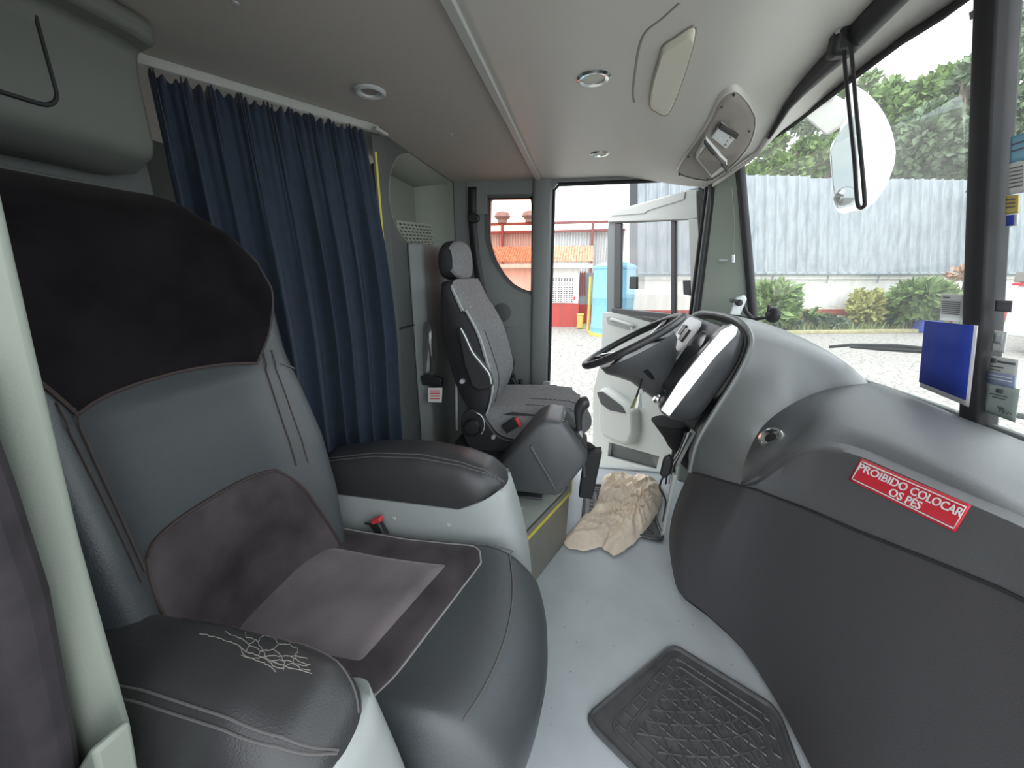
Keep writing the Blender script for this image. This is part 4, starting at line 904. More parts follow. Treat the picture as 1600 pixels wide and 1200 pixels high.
fn, o = bpanel('headrest_panel', lambda u: 1.005+.02*(1-abs(2*u-1)**2), lambda u: 1.425, lambda v: .70+.27*math.sin(min(1, v/.45)*math.pi/2), .012, 'velvet', True); hp_o = o
def edge(fn, pts, m, par, r=.0028, nm='piping'): obj(nm, MB().tube([fn(u, v) for u, v in pts], r, 6), m, par)
edge(fn, [(i/40, 0) for i in range(41)], 'stitchr', o, .0035); edge(fn, [(0, i/30) for i in range(24)], 'stitchr', o); edge(fn, [(1, i/30) for i in range(24)], 'stitchr', o)
lum = lambda v: .70-.10*max(0, (v-.75)/.25)**2
fn, o = bpanel('lumbar_panel', lambda u: .42, lambda u: .765-.02*abs(2*u-1)**3, lum, .014, 'velvet2')
edge(fn, [(i/40, 1) for i in range(41)], 'stitchr', o, .0035); edge(fn, [(0, i/30) for i in range(31)], 'stitchr', o, .0035); edge(fn, [(1, i/30) for i in range(31)], 'stitchr', o, .0035)
for s in (-1, 1): obj('bolster_seam', MB().tube([bfp(s*lerp(.68, .72, (i/20)**2)-.03, lerp(.74, 1.03, i/20), .003) for i in range(21)], .0018, 6), 'stitchr', bk_o)
for s in (-1, 1): obj('bolster_seam', MB().tube([bfp(s*(lerp(.68, .72, (i/20)**2)+.07)-.03, lerp(.74, 1.03, i/20), .002) for i in range(21)], .0014, 6), 'stitchr', bk_o)
obj('side_seam', MB().tube([bfp(lerp(.80, 1.0, i/8), .995-.004*i, .002) for i in range(9)], .0018, 6), 'stitch', bk_o)
q = bfp(.1, 1.255, .02)
obj('embossed_mark', MB().tube([bfp(-.05, 1.275, .014), bfp(.06, 1.275, .014), bfp(.10, 1.262, .0135)], .0012, 5), 'stitch', hp_o)
obj('embossed_mark', MB().tube([bfp(.12, 1.235, .014), bfp(.30, 1.235, .014)], .0010, 5), 'stitch', hp_o)
# cushion
YC = .655
CX0, CX1 = -.70, -.055
def cz(x, y):
    q = abs((y-YC)/.245); z = .474-.012*math.exp(-((x+.45)/.2)**2) + .016*math.exp(-((q-.86)/.16)**2)*(1 if x < -.22 else max(0, 1-(x+.22)/.12))
    e = max(0, q-.82)/.18; z -= .055*min(1, e)**2.2
    f = max(0, (x+.20))/.145; z -= .075*min(1, f)**2.4
    return z
def cfront(y): return CX1-.055*((y-YC)/.245)**2
def cpt(u, y, off=0):
    x = lerp(CX0, cfront(y), u); return Vector((x, y, cz(x+(CX1-cfront(y))*max(0, (u-.6)/.4), y)+off))
rings = []
for i in range(41):
    u = i/40; r = [cpt(u, YC-.245+.49*k/32) for k in range(33)]
    zb = .20; xx = r[16].x; r += [Vector((r[32].x-.0, YC+.252, lerp(r[32].z, zb, .35))), Vector((r[32].x, YC+.245, zb)), Vector((r[0].x, YC-.245, zb)), Vector((r[0].x, YC-.252, lerp(r[0].z, zb, .35)))]
    rings.append(r)
l = rings[-1]
for k, (dx, dz, s) in enumerate(((.010, -.03, 1), (.012, -.07, .99), (.006, -.12, .98), (-.01, -.16, .96), (-.05, -.185, .92))):
    rings.append([Vector((p.x+dx, lerp(YC, p.y, s), max(.19, min(p.z, l[16].z+dz*1.0)) if j < 33 else max(.19, min(p.z, l[16].z+dz)))) for j, p in enumerate(l)])
cu_o = obj('cushion', MB().loft(rings), 'leather', seat, ang=80)
def cpanel(nm, x0, x1, y0, y1, h, m, rc=.05, edge_=.10, dip=0):
    def fn(u, v):
        x = lerp(x0, x1, u); y = lerp(y0, y1, v)
        cut = max(0, (x-(x1-rc))/rc); ins = rc*(1-math.sqrt(max(0, 1-cut*cut)))
        y = lerp(y0+ins, y1-ins, v); x -= .09*u*(1-v)
        e = math.sin(min(1, min(1-u, v, 1-v)/edge_)*math.pi/2)
        return Vector((x, y, cz(x, y)+.002+h*e-dip*math.sin(math.pi*v)*math.sin(math.pi*min(1, u*.9+.1))+.002*noise.noise(Vector((x*12, y*12, 1)))))
    o = obj(nm, MB().grid(fn, 44, 40), m, seat, ang=80); return fn, o
fn, o = cpanel('cushion_velvet_border', -.68, -.235, .435, .858, .012, 'velvet2', .045)
edge(fn, [(i/40, 0) for i in range(41)]+[(1, i/30) for i in range(31)]+[(1-i/40, 1) for i in range(41)], 'stitchl', o, .0025)
fo = fn
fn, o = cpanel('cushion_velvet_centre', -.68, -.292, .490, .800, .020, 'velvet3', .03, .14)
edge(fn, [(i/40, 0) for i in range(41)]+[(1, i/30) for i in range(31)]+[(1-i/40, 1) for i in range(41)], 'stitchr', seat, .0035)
obj('cushion_seam', MB().tube([Vector((x, y, cz(x, y)+.002)) for x, y in [(lerp(-.55, -.16, i/20), .872+.0*i) for i in range(21)]]+[Vector((cfront(y)-.075, y, cpt((cfront(y)-.075-CX0)/(cfront(y)-CX0), y).z+.002)) for y in [lerp(.86, .45, i/20) for i in range(21)]], .0018, 6), 'stitch', cu_o)
obj('seat_base', MB().box((-.42, YC, .10), (.46, .40, .20)), 'pod', seat, bev=.02)
# armrests
def armrest(yc, hw, label, xo=0, cracks=False):
    zofs = 0
    zt_ = [(-.78, .655), (-.6, .695), (-.45, .705), (-.33, .69), (-.26, .665), (-.215, .625), (-.20, .60)]
    zb_ = [(-.78, .555), (-.5, .535), (-.42, .530), (-.35, .540), (-.27, .575), (-.215, .608), (-.20, .598)]
    xs = [-.78+.0*i for i in range(0)]; n = 36
    t = thing('armrest', (-.45, yc, 0), label, 'armrest')
    R_ = []
    for i in range(n+1):
        u = i/n; x = -.78+.58*(1-(1-u)**1.5); zt, zb = interp(zt_, x)+zofs, interp(zb_, x)+zofs
        k = max(0, (x+.33)/.13); h = hw*math.sqrt(max(.02, 1-min(1, k)**2.6))
        r = []
        for j in range(25):
            a = math.pi*j/24; c, s = math.cos(a), math.sin(a)
            r.append(Vector((x, yc+h*math.copysign(abs(c)**.62, c), zb+(zt-zb)*abs(s)**.75)))
        r += [Vector((x, yc-h*.8, zb-.01)), Vector((x, yc+h*.8, zb-.01))]
        R_.append(r)
    pad = obj('leather_pad', MB().loft(R_), 'leather2', t, ang=80)
    for j in (6, 15, 16): obj('seam', MB().tube([r[j]+Vector((0, 0, .001)) for r in R_[:-2]], .0016, 6), 'stitch', pad)
    obj('pad_edge', MB().tube([r[24] for r in R_[:-7]], .003, 6), 'rubber', pad)
    # plastic shell below, blunt rounded nose
    rr = []
    for q in range(13):
        v = q/12; xe = lerp(-.125, -.198, v**2.2); r = []
        for k in range(33):
            a = math.pi*k/32-math.pi/2; c, s = math.cos(a), math.sin(a)
            x = xe-.13+.13*abs(c)**.75; y = yc+(hw+.004)*math.copysign(abs(s)**.55, s); r.append((x, y))
        r = [(-.78, yc-hw-.004)]+r+[(-.78, yc+hw+.004)]
        rr.append([Vector((x, y, lerp(.14, interp(zb_, min(x, -.2))+zofs+.004, v))) for x, y in r])
    shl = obj('plastic_shell', MB().loft(rr), 'pod', t, ang=80)
    for px in ((-.36, .50), (-.53, .50)): obj('rivet', MB().lathe([(0, .004), (.006, .002), (.007, -.002)], (px[0], yc-hw-.004, px[1]+zofs), (0, -1, 0), 12), 'trim', shl)
    obj('screw_hole', MB().lathe([(0, .002), (.006, .0015), (.006, -.002)], (-.235, yc-hw*.97, .43+zofs), (.2, -1, 0), 12), 'rubber', shl)
    for ch in [o for o in bpy.data.objects if o.parent == t]: ch.location.x += xo
    for ch in [o for o in bpy.data.objects if o.parent == t or (o.parent and o.parent.parent == t)]: ORG[ch.name].x += xo
    if cracks:
        bm2 = bmesh.new(); bm2.from_mesh(pad.data); bmesh.ops.translate(bm2, verts=bm2.verts, vec=ORG[pad.name]); bv2 = BVHTree.FromBMesh(bm2)
        def hit(x, y):
            d = ray(x/2, 600+y/2).normalized(); h = bv2.ray_cast(CC, d); return h[0] if h[0] else None
        rnd = random.Random(3); mm = MB()
        base = [[(625, 780), (668, 790), (700, 800), (740, 815), (770, 835), (805, 850), (850, 865), (900, 885), (975, 905)], [(705, 775), (745, 792), (775, 812), (815, 835), (855, 828), (870, 812), (905, 815), (930, 828), (925, 850)],
                [(765, 772), (770, 792), (800, 800), (822, 835), (830, 850)], [(825, 775), (860, 785), (885, 800), (920, 812)], [(805, 803), (815, 788), (840, 785), (862, 800), (868, 812)], [(750, 820), (765, 850), (800, 858), (830, 852), (870, 850), (925, 850), (960, 858)],
                [(800, 800), (780, 812), (770, 835)], [(830, 850), (850, 880), (880, 888), (910, 875), (960, 880)], [(860, 830), (875, 850), (890, 870), (885, 895)], [(755, 848), (790, 860), (825, 872), (850, 885), (862, 900)], [(910, 850), (935, 868), (970, 876)], [(805, 850), (812, 835), (835, 830)],
                [(925, 850), (915, 870), (940, 890), (970, 895)], [(850, 865), (880, 862), (912, 868)]]
        for l_ in base:
            pts = []
            for (x0, y0), (x1, y1) in zip(l_, l_[1:]):
                for s in range(4): pts.append((lerp(x0, x1, s/4)+rnd.uniform(-3, 3), lerp(y0, y1, s/4)+rnd.uniform(-2.5, 2.5)))
            pts.append(l_[-1]); P_ = [hit(*p) for p in pts]; P_ = [p for p in P_ if p]
            if len(P_) > 2: mm.tube(P_, .00065, 5)
        if mm.v: obj('leather_cracks', mm, 'crack', pad)
    return t
armrest(.318, .088, 'near black leather armrest with cracked top beside the brown velvet seat', -.075, True)
armrest(1.01, .092, 'far uncracked leather armrest between the velvet seat and the driver platform', .0)
c = PY(592, 818, .885); t = thing('seat_belt_buckle', c, 'red and black belt buckle beside the velvet seat cushion', 'buckle')
obj('housing', MB().box(c+Vector((.005, 0, -.03)), (.032, .022, .075), Matrix.Rotation(R(-25), 3, 'Y')), 'black', t, bev=.004)
obj('red_button', MB().box(c+Vector((-.004, 0, .012)), (.034, .02, .014), Matrix.Rotation(R(-25), 3, 'Y')), 'red', t, bev=.003)
obj('stalk', MB().tube([c+Vector((-.045, 0, -.004)), c+Vector((-.01, 0, -.01))], .004, 6), 'black', t)
# ================================================================== DRIVER'S PLATFORM
pf = [(-.035, 1.545), (-.205, 1.135), (-.70, 1.135), (-.70, 2.24), (-.035, 2.24)]
t = thing('driver_platform', (-.37, 1.7, 0), 'raised grey green platform with a yellow edge under the driver seat', 'platform')
obj('deck', MB().prism([Vector((x, y, .255)) for x, y in pf], (0, 0, .015)), 'plat', t, bev=.003)
obj('riser', MB().prism([Vector((x, y, .001)) for x, y in pf], (0, 0, .252)), 'stepd', t)
e = [Vector((-.035, 2.24, .262)), Vector((-.035, 1.545, .262)), Vector((-.205, 1.135, .262))]
obj('edge_profile', MB().tube(e, .016, 8), 'stepd', t)
obj('yellow_stripe', MB().tube([p+Vector((.012, -.005, .004)) for p in e], .0065, 8), 'yellow', t)
obj('screw', MB().lathe([(0, .002), (.005, .001), (.005, -.002)], PZ(817, 793, .271), (0, 0, 1), 10), 'silver', t)
# ================================================================== DRIVER SEAT
t = thing('bucket_seat', (-.38, 1.78, .27), 'grey and black fabric driver seat on the raised platform', 'seat')
YN, YF = 1.55, 2.01
def prof(px, y): return [PY(*p, y) for p in px]
fr = smooth(prof([(703, 437), (722, 478), (745, 520), (758, 560), (768, 598), (767, 622), (758, 650)], YN), 5)
bkp = smooth(prof([(684, 441), (683, 490), (690, 540), (703, 590), (720, 630), (742, 656)], YN), 5)
bkp = [bkp[int(i*(len(bkp)-1)/(len(fr)-1))] for i in range(len(fr))]
rings = []
for k in range(17):
    a = -1+2*k/16; y = lerp(YN, YF, k/16); e = max(0, (abs(a)-.75)/.25)**2; bol = .022*math.exp(-((abs(a)-.8)/.2)**2)-.02*(1-a*a)
    F_ = [Vector((lerp(p.x, q.x, .10*e)+bol*math.sin(math.pi*i/(len(fr)-1)), y, p.z-(.035*e if i < 6 else 0))) for i, (p, q) in enumerate(zip(fr, bkp))]
    B_ = [Vector((q.x+.02*e, y, q.z-(.03*e if i < 6 else 0))) for i, q in enumerate(bkp)]
    rings.append((F_, B_))
obj('backrest_shell', MB().loft([[p+Vector((-.004, 0, 0)) for p in F_]+B_[::-1] for F_, B_ in rings]), 'fabdark', t, ang=70)
def fcov(u, v):
    k = v*16; i = min(15, int(k)); s = k-i; j = u*(len(fr)-1); q = min(len(fr)-2, int(j)); w_ = j-q
    a = rings[i][0]; b = rings[i+1][0]; p = a[q].lerp(a[q+1], w_).lerp(b[q].lerp(b[q+1], w_), s); return p+Vector((.006, 0, .002))
bc_o = obj('backrest_cover', MB().grid(fcov, 40, 32), 'fabric', t, ang=80)
obj('cover_piping', MB().tube([fcov(i/40, .02) for i in range(41)], .004, 6), 'trim', bc_o)
obj('cover_seam', MB().tube([fcov(lerp(.35, .95, i/20), .30+.08*math.sin(i/20*math.pi)) for i in range(21)], .003, 6), 'fabdark', bc_o)
c = fcov(.17, .16)
for k in range(4): obj('embroidery', MB().tube([fcov(.10+.028*k, .14+.012*(j % 2)+.015*j) for j in range(3)], .0022, 5), 'silver', bc_o)
hr = smooth(prof([(685, 376), (698, 373), (707, 379), (712, 397), (713, 420), (710, 434), (695, 438), (682, 434), (677, 415), (678, 390)], 1.62), 4, True); hc = sum(hr, Vector())/len(hr)
hp_ = []
for k in range(13):
    a = -1+2*k/12; s = (1-abs(a)**3.2*.45); hp_.append([hc+(p-hc)*s+Vector((0, lerp(0, .29, k/12), 0)) for p in hr])
hr_o = obj('headrest', MB().loft(hp_), 'fabdark', t, ang=80)
def hcov(u, v):
    k = v*12; i = min(11, int(k)); s = k-i; j = lerp(5.5, 21, u); q = int(j); w_ = j-q; a = hp_[i]; b = hp_[i+1]
    p = a[q].lerp(a[q+1], w_).lerp(b[q].lerp(b[q+1], w_), s); c_ = hc+Vector((0, .145, 0)); d = p-c_; return c_+Vector((d.x*1.05+.004, d.y*1.01, d.z*1.04))
obj('headrest_cover', MB().grid(hcov, 24, 24), 'fabric', hr_o, ang=80)
for y in (1.70, 1.83): obj('headrest_post', MB().tube([Vector((hc.x, y, hc.z-.06)), Vector((hc.x+.005, y, hc.z-.14))], .007, 8), 'black', hr_o)
# cushion and black side shell
z0 = PY(850, 655, YN).z; xf = PY(928, 650, YN).x
def cush(u, a):
    x = lerp(-.44, xf, u); y = lerp(YN-.005, YF, (a+1)/2); e = max(0, (abs(a)-.8)/.2)**2
    return Vector((x-(.05*a*a if u > .8 else 0), y, z0+.012+.02*math.sin(u*math.pi)*.6-.03*e-.09*max(0, (u-.75)/.25)**2.5+.012*math.exp(-((abs(a)-.75)/.18)**2)))
rg = []
for i in range(25):
    r = [cush(i/24, -1+2*k/20) for k in range(21)]; rg.append(r+[Vector((r[20].x, r[20].y, z0-.11)), Vector((r[0].x, r[0].y, z0-.11))])
dc_o = obj('cushion', MB().loft(rg), 'fabric', t, ang=70)
for k in range(2):
    for j in range(11):
        u0 = .40+.045*j; a0 = -.62+.5*k; m = MB().tube([cush(u0, a0)+Vector((0, 0, .001)), cush(u0+.018, a0+.05)+Vector((0, 0, .001)), cush(u0+.036, a0)+Vector((0, 0, .001))], .0016, 5)
        obj('chevron_stitch', m, 'fabdark', dc_o)
sh_ = smooth(prof([(722, 648), (735, 640), (752, 648), (764, 664), (780, 682), (812, 690), (850, 686), (880, 676), (880, 690), (840, 704), (780, 706), (738, 702), (724, 684), (719, 664)], 1.525), 3, True)
obj('side_shell', MB().prism(sh_, (0, .05, 0)), 'seatpl', t, bev=.012)
obj('side_valance', MB().prism(prof([(764, 650), (800, 645), (860, 650), (905, 660), (898, 690), (820, 700), (775, 690)], 1.555), (0, .42, 0)), 'seatpl', t, bev=.01)
obj('recliner_knob', MB().lathe([(0, .035), (.030, .033), (.036, .025), (.038, 0)], PY(739, 666, 1.525), (.1, -1, .1), 30), 'black', t)
obj('knob_rim', MB().tube([PY(742+15*math.cos(a), 664+19*math.sin(a), 1.49) for a in [R(-80+10*k) for k in range(14)]], .0022, 6), 'silver', t)
obj('bolt', MB().lathe([(0, .01), (.008, .009), (.010, 0), (.010, -.005)], PY(771, 683, 1.52), (0, -1, 0), 14), 'trim', t)
arm_ = prof([(714, 514), (720, 513), (728, 528), (738, 550), (752, 568), (764, 584), (769, 600), (766, 608), (748, 612), (736, 604), (724, 570)], 1.49)
obj('folded_armrest', MB().prism(arm_, (0, .045, 0)), 'seatpl', t, bev=.010)
obj('armrest_edge', MB().tube(smooth(prof([(720, 513), (728, 528), (738, 550), (752, 568), (764, 584), (768, 600)], 1.485), 4), .0035, 6), 'silver', t)
obj('far_armrest', MB().prism(prof([(789, 546), (794, 545), (804, 568), (800, 582), (794, 576)], 2.04), (0, .04, 0)), 'seatpl', t, bev=.006)
obj('pivot', MB().lathe([(0, .008), (.010, .006), (.012, -.01)], PY(722, 596, 1.53), (0, -1, 0), 14), 'silver', t)
obj('seat_frame', MB().box((-.36, 1.78, .36), (.44, .40, .17)), 'seatpl', t, bev=.02)
obj('lumbar_post', MB().tube([PY(713, 600, 1.6), PY(714, 672, 1.6)], .006, 8), 'silver', t)
c = PY(806, 657, 1.52); t = thing('driver_belt_buckle', c, 'black belt buckle with a red button beside the driver seat cushion', 'buckle')
obj('housing', MB().box(c+Vector((-.022, 0, -.022)), (.075, .022, .042), Matrix.Rotation(R(-38), 3, 'Y')), 'black', t, bev=.004)
obj('red_button', MB().box(c+Vector((.012, -.002, -.006)), (.012, .022, .044), Matrix.Rotation(R(-28), 3, 'Y')), 'red', t, bev=.003)
t = thing('spare_buckle', PY(812, 600, 2.1), 'black belt anchor standing behind the driver seat cushion', 'belt anchor')
obj('anchor', MB().prism(prof([(792, 596), (800, 590), (812, 606), (816, 616), (796, 618)], 2.12), (0, .04, 0)), 'black', t, bev=.005)
obj('stalk', MB().tube(prof([(813, 593), (815, 604), (818, 616)], 2.14), .014, 8), 'black', t)
# plastic bag and label behind the driver seat
t = thing('clear_bag', PY(669, 545, 1.62), 'clear plastic bag hanging behind the driver seat', 'bag')
bg_ = prof([(663, 503), (676, 502), (680, 520), (683, 560), (680, 590), (672, 592), (662, 588), (661, 540)], 1.62); bc = sum(bg_, Vector())/len(bg_)
obj('film', MB().loft([[bc+(p-bc)*s+Vector((0, y, 0)) for p in bg_] for s, y in ((.4, -.03), (.85, -.022), (1, 0), (.85, .022), (.4, .03))]), 'clear', t, ang=80)
obj('clip', MB().prism(prof([(656, 588), (668, 586), (690, 592), (690, 604), (660, 602)], 1.62), (0, .03, 0)), 'black', t, bev=.004)
obj('tag_card', MB().prism(prof([(669, 606), (691, 606), (690, 629), (669, 628)], 1.60), (0, .003, 0)), 'paper', t)
for k in range(4): obj('printed_line', MB().prism(prof([(672, 610+4*k), (687, 610+4*k), (687, 611.5+4*k), (672, 611.5+4*k)], 1.598), (0, .001, 0)), 'stred', t)
# driver's belt
t = thing('seat_belt', PY(738, 340, 2.25), 'black seat belt hanging from the grey wall behind the driver seat', 'seat belt')
sp = smooth([PY(738, 292, 2.262), PY(738, 335, 2.25), PY(741, 380, 2.245), PY(748, 430, 2.235), PY(758, 470, 2.22), (PY(780, 530, 2.2)), PY(800, 592, 2.17)], 5)
obj('strap', MB().loft([[p+Vector((-.024, 0, 0)), p+Vector((.024, 0, .0))] for p in sp], closed=False), 'black', t, sol=.004)
obj('guide', MB().prism(prof([(730, 338), (737, 331), (748, 336), (748, 344), (741, 349), (730, 346)], 2.23), (0, .03, 0)), 'black', t, bev=.006)
obj('slide_rail', MB().box(PY(745, 305, 2.272), (.12, .012, .20)), 'wallg', t, bev=.004)
# ================================================================== GEAR CONSOLE
t = thing('gear_console', PY(840, 760, 1.5), 'dark grey slanted gear lever console beside the driver seat', 'console')
YG = 1.36
gp_ = prof([(768, 742), (836, 664), (852, 656), (877, 660), (917, 712), (918, 726), (878, 775), (868, 779), (786, 770)], YG)
gr = [[sum(gp_, Vector())/len(gp_)+(p-sum(gp_, Vector())/len(gp_))*s+Vector((0, y, 0)) for p in gp_] for s, y in ((.86, 0), (.97, .012), (1, .04), (1, .20))]
obj('housing', MB().loft(gr), 'dash', t, bev=.014, seg=3)
obj('crease', MB().tube(prof([(829, 697), (840, 716), (868, 764)], YG-.002), .006, 8), 'dash', t)
g1_ = [PY(872, 658, YG+.05), PY(880, 658, YG+.05), PY(915, 706, YG+.05), PY(910, 712, YG+.05)]
obj('gate_plate', MB().prism([p+Vector((.006, 0, .008)) for p in g1_], (0, .11, 0)), 'black', t, bev=.004)
obj('gate_trim', MB().tube([PY(868, 662, YG+.03), PY(878, 657, YG+.03), PY(886, 660, YG+.06), PY(914, 704, YG+.06)], .004, 8), 'chrome', t)
obj('mounting_foot', MB().box(PZ(822, 776, .275)+Vector((0, .02, 0)), (.14, .06, .012)), 'dash', t, bev=.003)
def gY(px, py): return PY(px, py, 1.47)
t = thing('gear_lever', gY(905, 690), 'short gear lever with a dark brown grip on the slanted console', 'gear lever')
obj('grip', MB().tube(smooth([gY(905, 672), gY(904, 652), gY(906, 638), gY(912, 630), gY(920, 627)], 4), [.012, .0125, .013, .014, .016, .018, .0195, .021, .022, .023, .024, .025, .0255, .025, .024, .021, .012], 14), 'leather2', t)
obj('shaft', MB().tube([gY(906, 672), gY(908, 688), gY(911, 700)], .009, 10), 'silver', t)
obj('gaiter', MB().loft([[gY(908, 690)+Vector((.03*s*math.cos(a*.628), .04*s*math.sin(a*.628), h)) for a in range(10)] for s, h in ((.35, .0), (.7, -.02), (1.0, -.045))]), 'rubber', t, ang=80)
bq = [PY(913, 693, 1.44), PY(921, 694, 1.44), PY(941, 708, 1.44), PY(938, 722, 1.44), PY(930, 760, 1.44), (PY(925, 781, 1.44)), PY(904, 778, 1.44), PY(910, 735, 1.44)]
t = thing('black_pouch', bq[0], 'black open topped pouch hanging from the gear console over the floor', 'pouch')
obj('pouch_body', MB().prism(bq[2:]+[PY(913, 712, 1.44)], (.0, .07, 0)), 'rubber', t, bev=.006)
obj('flap', MB().prism([PY(913, 690, 1.50), PY(922, 692, 1.50), PY(941, 707, 1.50), PY(913, 715, 1.50)], (0, .006, 0)), 'rubber', t)
obj('strap', MB().tube([PY(905, 688, 1.40), PY(912, 720, 1.41), PY(913, 745, 1.42)], .006, 6), 'dash', t)
# ================================================================== FLOOR MATS AND RAG
def mat_(label, A, B, C, D, ribs, name='floor_mat'):
    A, B, C, D = [Vector((*p, 0)) for p in (A, B, C, D)]; ctr = (A+B+C+D)/4
    t = thing(name, (ctr.x, ctr.y, .001), label, 'mat')
    def q(u, v, z=0): return A.lerp(B, u).lerp(D.lerp(C, u), v)+Vector((0, 0, z))
    ol = [q(u, v) for u, v in [(p[0], p[1]) for p in rrect(0, 0, 1, 1, .09, 5)]]
    for i, p in enumerate(ol):
        pass
    obj('mat_base', MB().prism([p+Vector((0, 0, .002)) for p in ol], (0, 0, .007)), 'matr', t, bev=.003)
    obj('raised_rim', MB().tube([q(*p, .011) for p in rrect(.015, .015, .985, .985, .08, 5)], .008, 8, True), 'matr', t)
    for k in (.10, .155): obj('inner_rim', MB().tube([q(*p, .010) for p in rrect(k, k, 1-k, 1-k, .05, 4)], .0035, 6, True), 'matr', t)
    m = MB(); n = ribs
    for i in range(n):
        for j in range(n):
            u0, v0 = .19+.62*i/n, .19+.62*j/n; s = .62/n
            for (a, b, c_, d) in ((.05, .05, .95, .95), (.95, .05, .05, .95), (.5, .05, .5, .95), (.05, .5, .95, .5)):
                if (i+j) % 2 and a == .5: continue
                m.tube([q(u0+a*s, v0+b*s, .010), q(u0+c_*s, v0+d*s, .010)], .0032, 5)
    for i in range(9):
        for (a, b) in (((.10, .12+.09*i), (.155, .12+.09*i)), ((.845, .12+.09*i), (.90, .12+.09*i)), ((.12+.09*i, .10), (.12+.09*i, .155)), ((.12+.09*i, .845), (.12+.09*i, .90))): m.tube([q(*a, .010), q(*b, .010)], .003, 5)
    obj('tread', m, 'matr', t); return q
mat_('black ribbed rubber mat on the floor in front of the brown velvet seat', (.345, 1.085), (.598, .930), (.56, .42), (.045, .800), 6)
mat_('black rubber mat partly under the beige cloth in the driver footwell', (.05, 2.08), (.40, 2.08), (.42, 1.62), (.035, 1.68), 5)
bd = smooth([PZ(*p, .02) for p in ((944, 742), (962, 738), (990, 741), (1018, 746), (1034, 760), (1033, 785), (1022, 808), (998, 838), (966, 863), (946, 858), (938, 852), (915, 857), (886, 852), (884, 838), (905, 815), (924, 798), (936, 772))], 14, True)
cc_ = Vector((.24, 1.78, .02)); nb = len(bd)
def ragz(x, y, t):
    w1 = noise.noise(Vector((x*4, y*4, .3))); k = max(0, min(1, (y-1.50)/.35)); dx, dy = x-.33, y-1.86; th = math.atan2(dy, dx); rr = math.hypot(dx, dy)
    r1 = max(0, 1-abs(noise.noise(Vector((th*3.2+w1, rr*1.5, 2.2))))*2.6)**2           # folds fanning out to the near corner
    r2 = max(0, 1-abs(noise.noise(Vector((x*10+w1*3, y*8-w1*2, 5.1))))*2.4)**2        # crumples in the far heap
    r3 = max(0, 1-abs(noise.noise(Vector((x*34, y*26+w1*3, 8.1))))*2.2)**2
    return (.016+.030*r1*(1-.4*k)+k*(.034*r2+.005*r3+.030)+.006*r3+.012*w1)*(1-t**6)+.010
vs = []; rows = 70
for j in range(rows+1):
    t_ = j/rows
    for b in bd:
        p = cc_.lerp(b, max(.001, t_)); jit = .012*noise.noise(Vector((b.x*30, b.y*30, 1)))*t_; p = p+(b-cc_).normalized()*jit; vs.append(Vector((p.x, p.y, ragz(p.x, p.y, t_))))
m = MB(); m.add(vs, [(j*nb+i, j*nb+(i+1) % nb, (j+1)*nb+(i+1) % nb, (j+1)*nb+i) for j in range(rows) for i in range(nb)])
props(obj('beige_cloth', m, 'rag', sol=.004, ang=80), 'crumpled beige cloth lying on the floor beside the gear console', 'cloth')
# ================================================================== OVERHEAD LENS AND CONSOLE ON THE FRONT CEILING
cfb = bmesh.new(); o = bpy.data.objects['ceiling_front']; cfb.from_mesh(o.data); bmesh.ops.translate(cfb, verts=cfb.verts, vec=ORG['ceiling_front']); bvc = BVHTree.FromBMesh(cfb)
def onc(px, py, off=.004):
    d = ray(px, py).normalized(); h = bvc.ray_cast(CC, d)
    if h[0] is None: return PZ(px, py, 1.64)
    n = h[1] if h[1].dot(d) < 0 else -h[1]; return h[0]+n*off
def cpatch(px, off, th, inset=0):
    c = onc(sum(p[0] for p in px)/len(px), sum(p[1] for p in px)/len(px), off); m = MB(); k = 10; n = len(px); cx, cy = sum(p[0] for p in px)/n, sum(p[1] for p in px)/n
    r0 = [[onc(lerp(cx, x, s/k), lerp(cy, y, s/k), off+(th if s < k else th*.1)) for x, y in px] for s in range(0, k+1)]
    r0[0] = [p.lerp(c+(r0[1][0]-onc(lerp(cx, px[0][0], .1), lerp(cy, px[0][1], .1), off)), .98) for p in r0[0]]
    vs = [p for r in r0 for p in r]; m.add(vs, [(j*n+i, j*n+(i+1) % n, (j+1)*n+(i+1) % n, (j+1)*n+i) for j in range(k) for i in range(n)]); return m
lens = c2(smooth([Vector((*p, 0)) for p in ((1083, 36), (1087, 48), (1078, 85), (1064, 130), (1050, 165), (1040, 178), (1026, 172), (1015, 160), (1020, 120), (1029, 90), (1036, 68), (1055, 54))], 3, True))
t = thing('ceiling_lens', onc(1050, 110), 'long pale cream lens moulded into the front ceiling', 'ceiling light')
obj('lens', cpatch(lens, .004, .010), 'beige', t, ang=60)
obj('lens_seal', MB().tube([onc(x, y, .004) for x, y in lens], .0032, 6, True), 'console', t)
gro = smooth([Vector((*p, 0)) for p in ((1062, 0), (1035, 25), (1010, 45), (999, 70), (993, 105), (989, 140), (991, 158))], 5)
obj('moulding_groove', MB().tube([onc(p.x, p.y, .001) for p in gro], .0045, 8), 'console', t)
gro = smooth([Vector((*p, 0)) for p in ((1024, 181), (1022, 205), (1014, 230), (1001, 255))], 5)
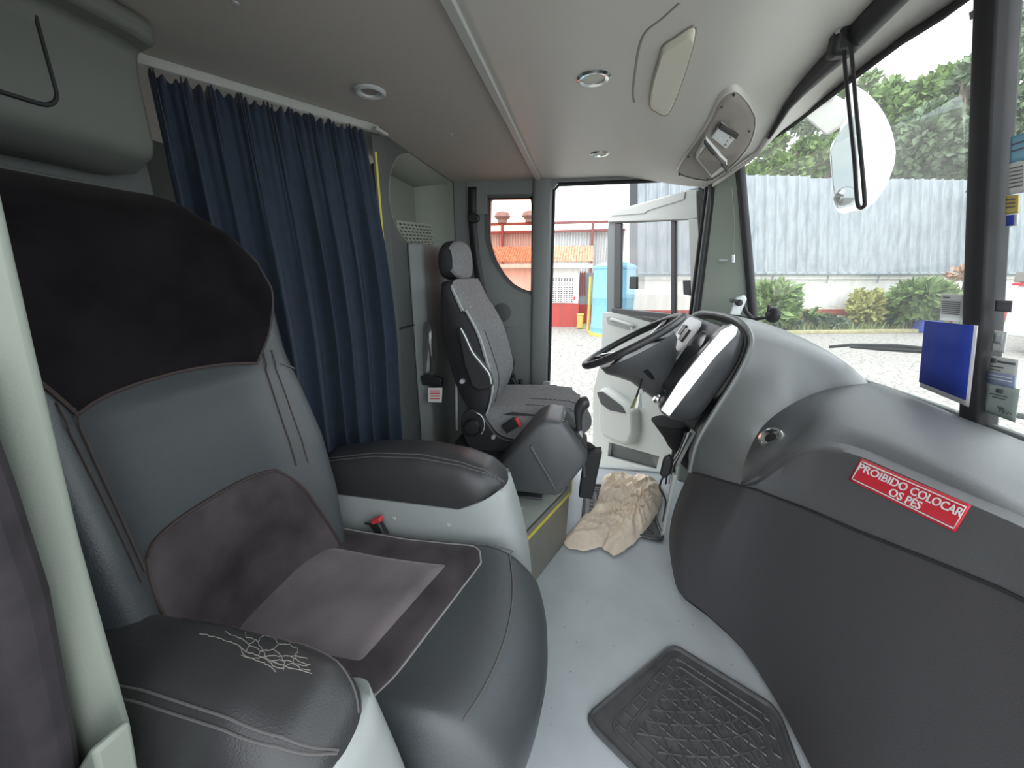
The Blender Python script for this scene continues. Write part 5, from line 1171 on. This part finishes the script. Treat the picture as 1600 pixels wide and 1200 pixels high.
props(obj('moulding_seam', MB().tube([onc(p.x, p.y, .0) for p in gro], .0025, 6), 'console', None), 'short curved seam in the front ceiling near the small spotlight', 'seam')
con = c2(smooth([Vector((*p, 0)) for p in ((1145, 134), (1160, 145), (1174, 168), (1178, 190), (1170, 222), (1145, 252), (1115, 274), (1098, 276), (1072, 270), (1061, 262), (1072, 240), (1095, 205), (1112, 175), (1125, 148))], 3, True))
t = thing('overhead_console', onc(1120, 210), 'taupe overhead console with a tilted display and a switch unit on the front ceiling', 'console')
obj('console_face', cpatch(con, .012, .006), 'console', t, ang=60)
rim_ = [(lerp(1120, x, 1.08), lerp(208, y, 1.08)) for x, y in con]
obj('console_surround', MB().loft([[onc(x, y, .001) for x, y in rim_], [onc(lerp(1120, x, 1.04), lerp(208, y, 1.04), .014) for x, y in con], [onc(x, y, .016) for x, y in con]], cap=False), 'ceil_front', t, ang=80)
def cp(px, off): return [onc(x, y, off) for x, y in px]
def cprism(nm, px, o0, o1, m, bev=.002): return obj(nm, MB().loft([cp(px, o0), cp(px, o1)]), m, t, bev=bev)
db_ = cprism('display_bezel', [(1101, 203), (1137, 241), (1113, 260), (1087, 231)], .018, .045, 'paper', .003)
cprism('display_screen', [(1103, 210), (1131, 240), (1112, 254), (1091, 231)], .046, .047, 'console', 0)
cprism('display_hood', [(1100, 200), (1138, 241), (1136, 245), (1098, 204)], .04, .055, 'black')
cprism('switch_unit', [(1125, 180), (1150, 203), (1132, 225), (1110, 206)], .018, .026, 'silver')
cprism('switch_cap', [(1124, 179), (1150, 201), (1146, 208), (1120, 186)], .024, .034, 'black')
cprism('lit_key', [(1124, 197), (1128, 201), (1124, 209), (1119, 206)], .027, .032, 'paper', .001)
for x, y in ((1132, 210), (1137, 205), (1131, 216)): cprism('key', [(x-2, y-2), (x+2, y-2), (x+2, y+2), (x-2, y+2)], .027, .031, 'console', .001)
for x, y in ((1145, 138), (1126, 157), (1168, 200), (1076, 239), (1063, 266), (1106, 272)): obj('screw', MB().lathe([(0, .003), (.004, .002), (.004, -.002)], onc(x, y, .018), (-.4, 0, -1), 10), 'black', t)
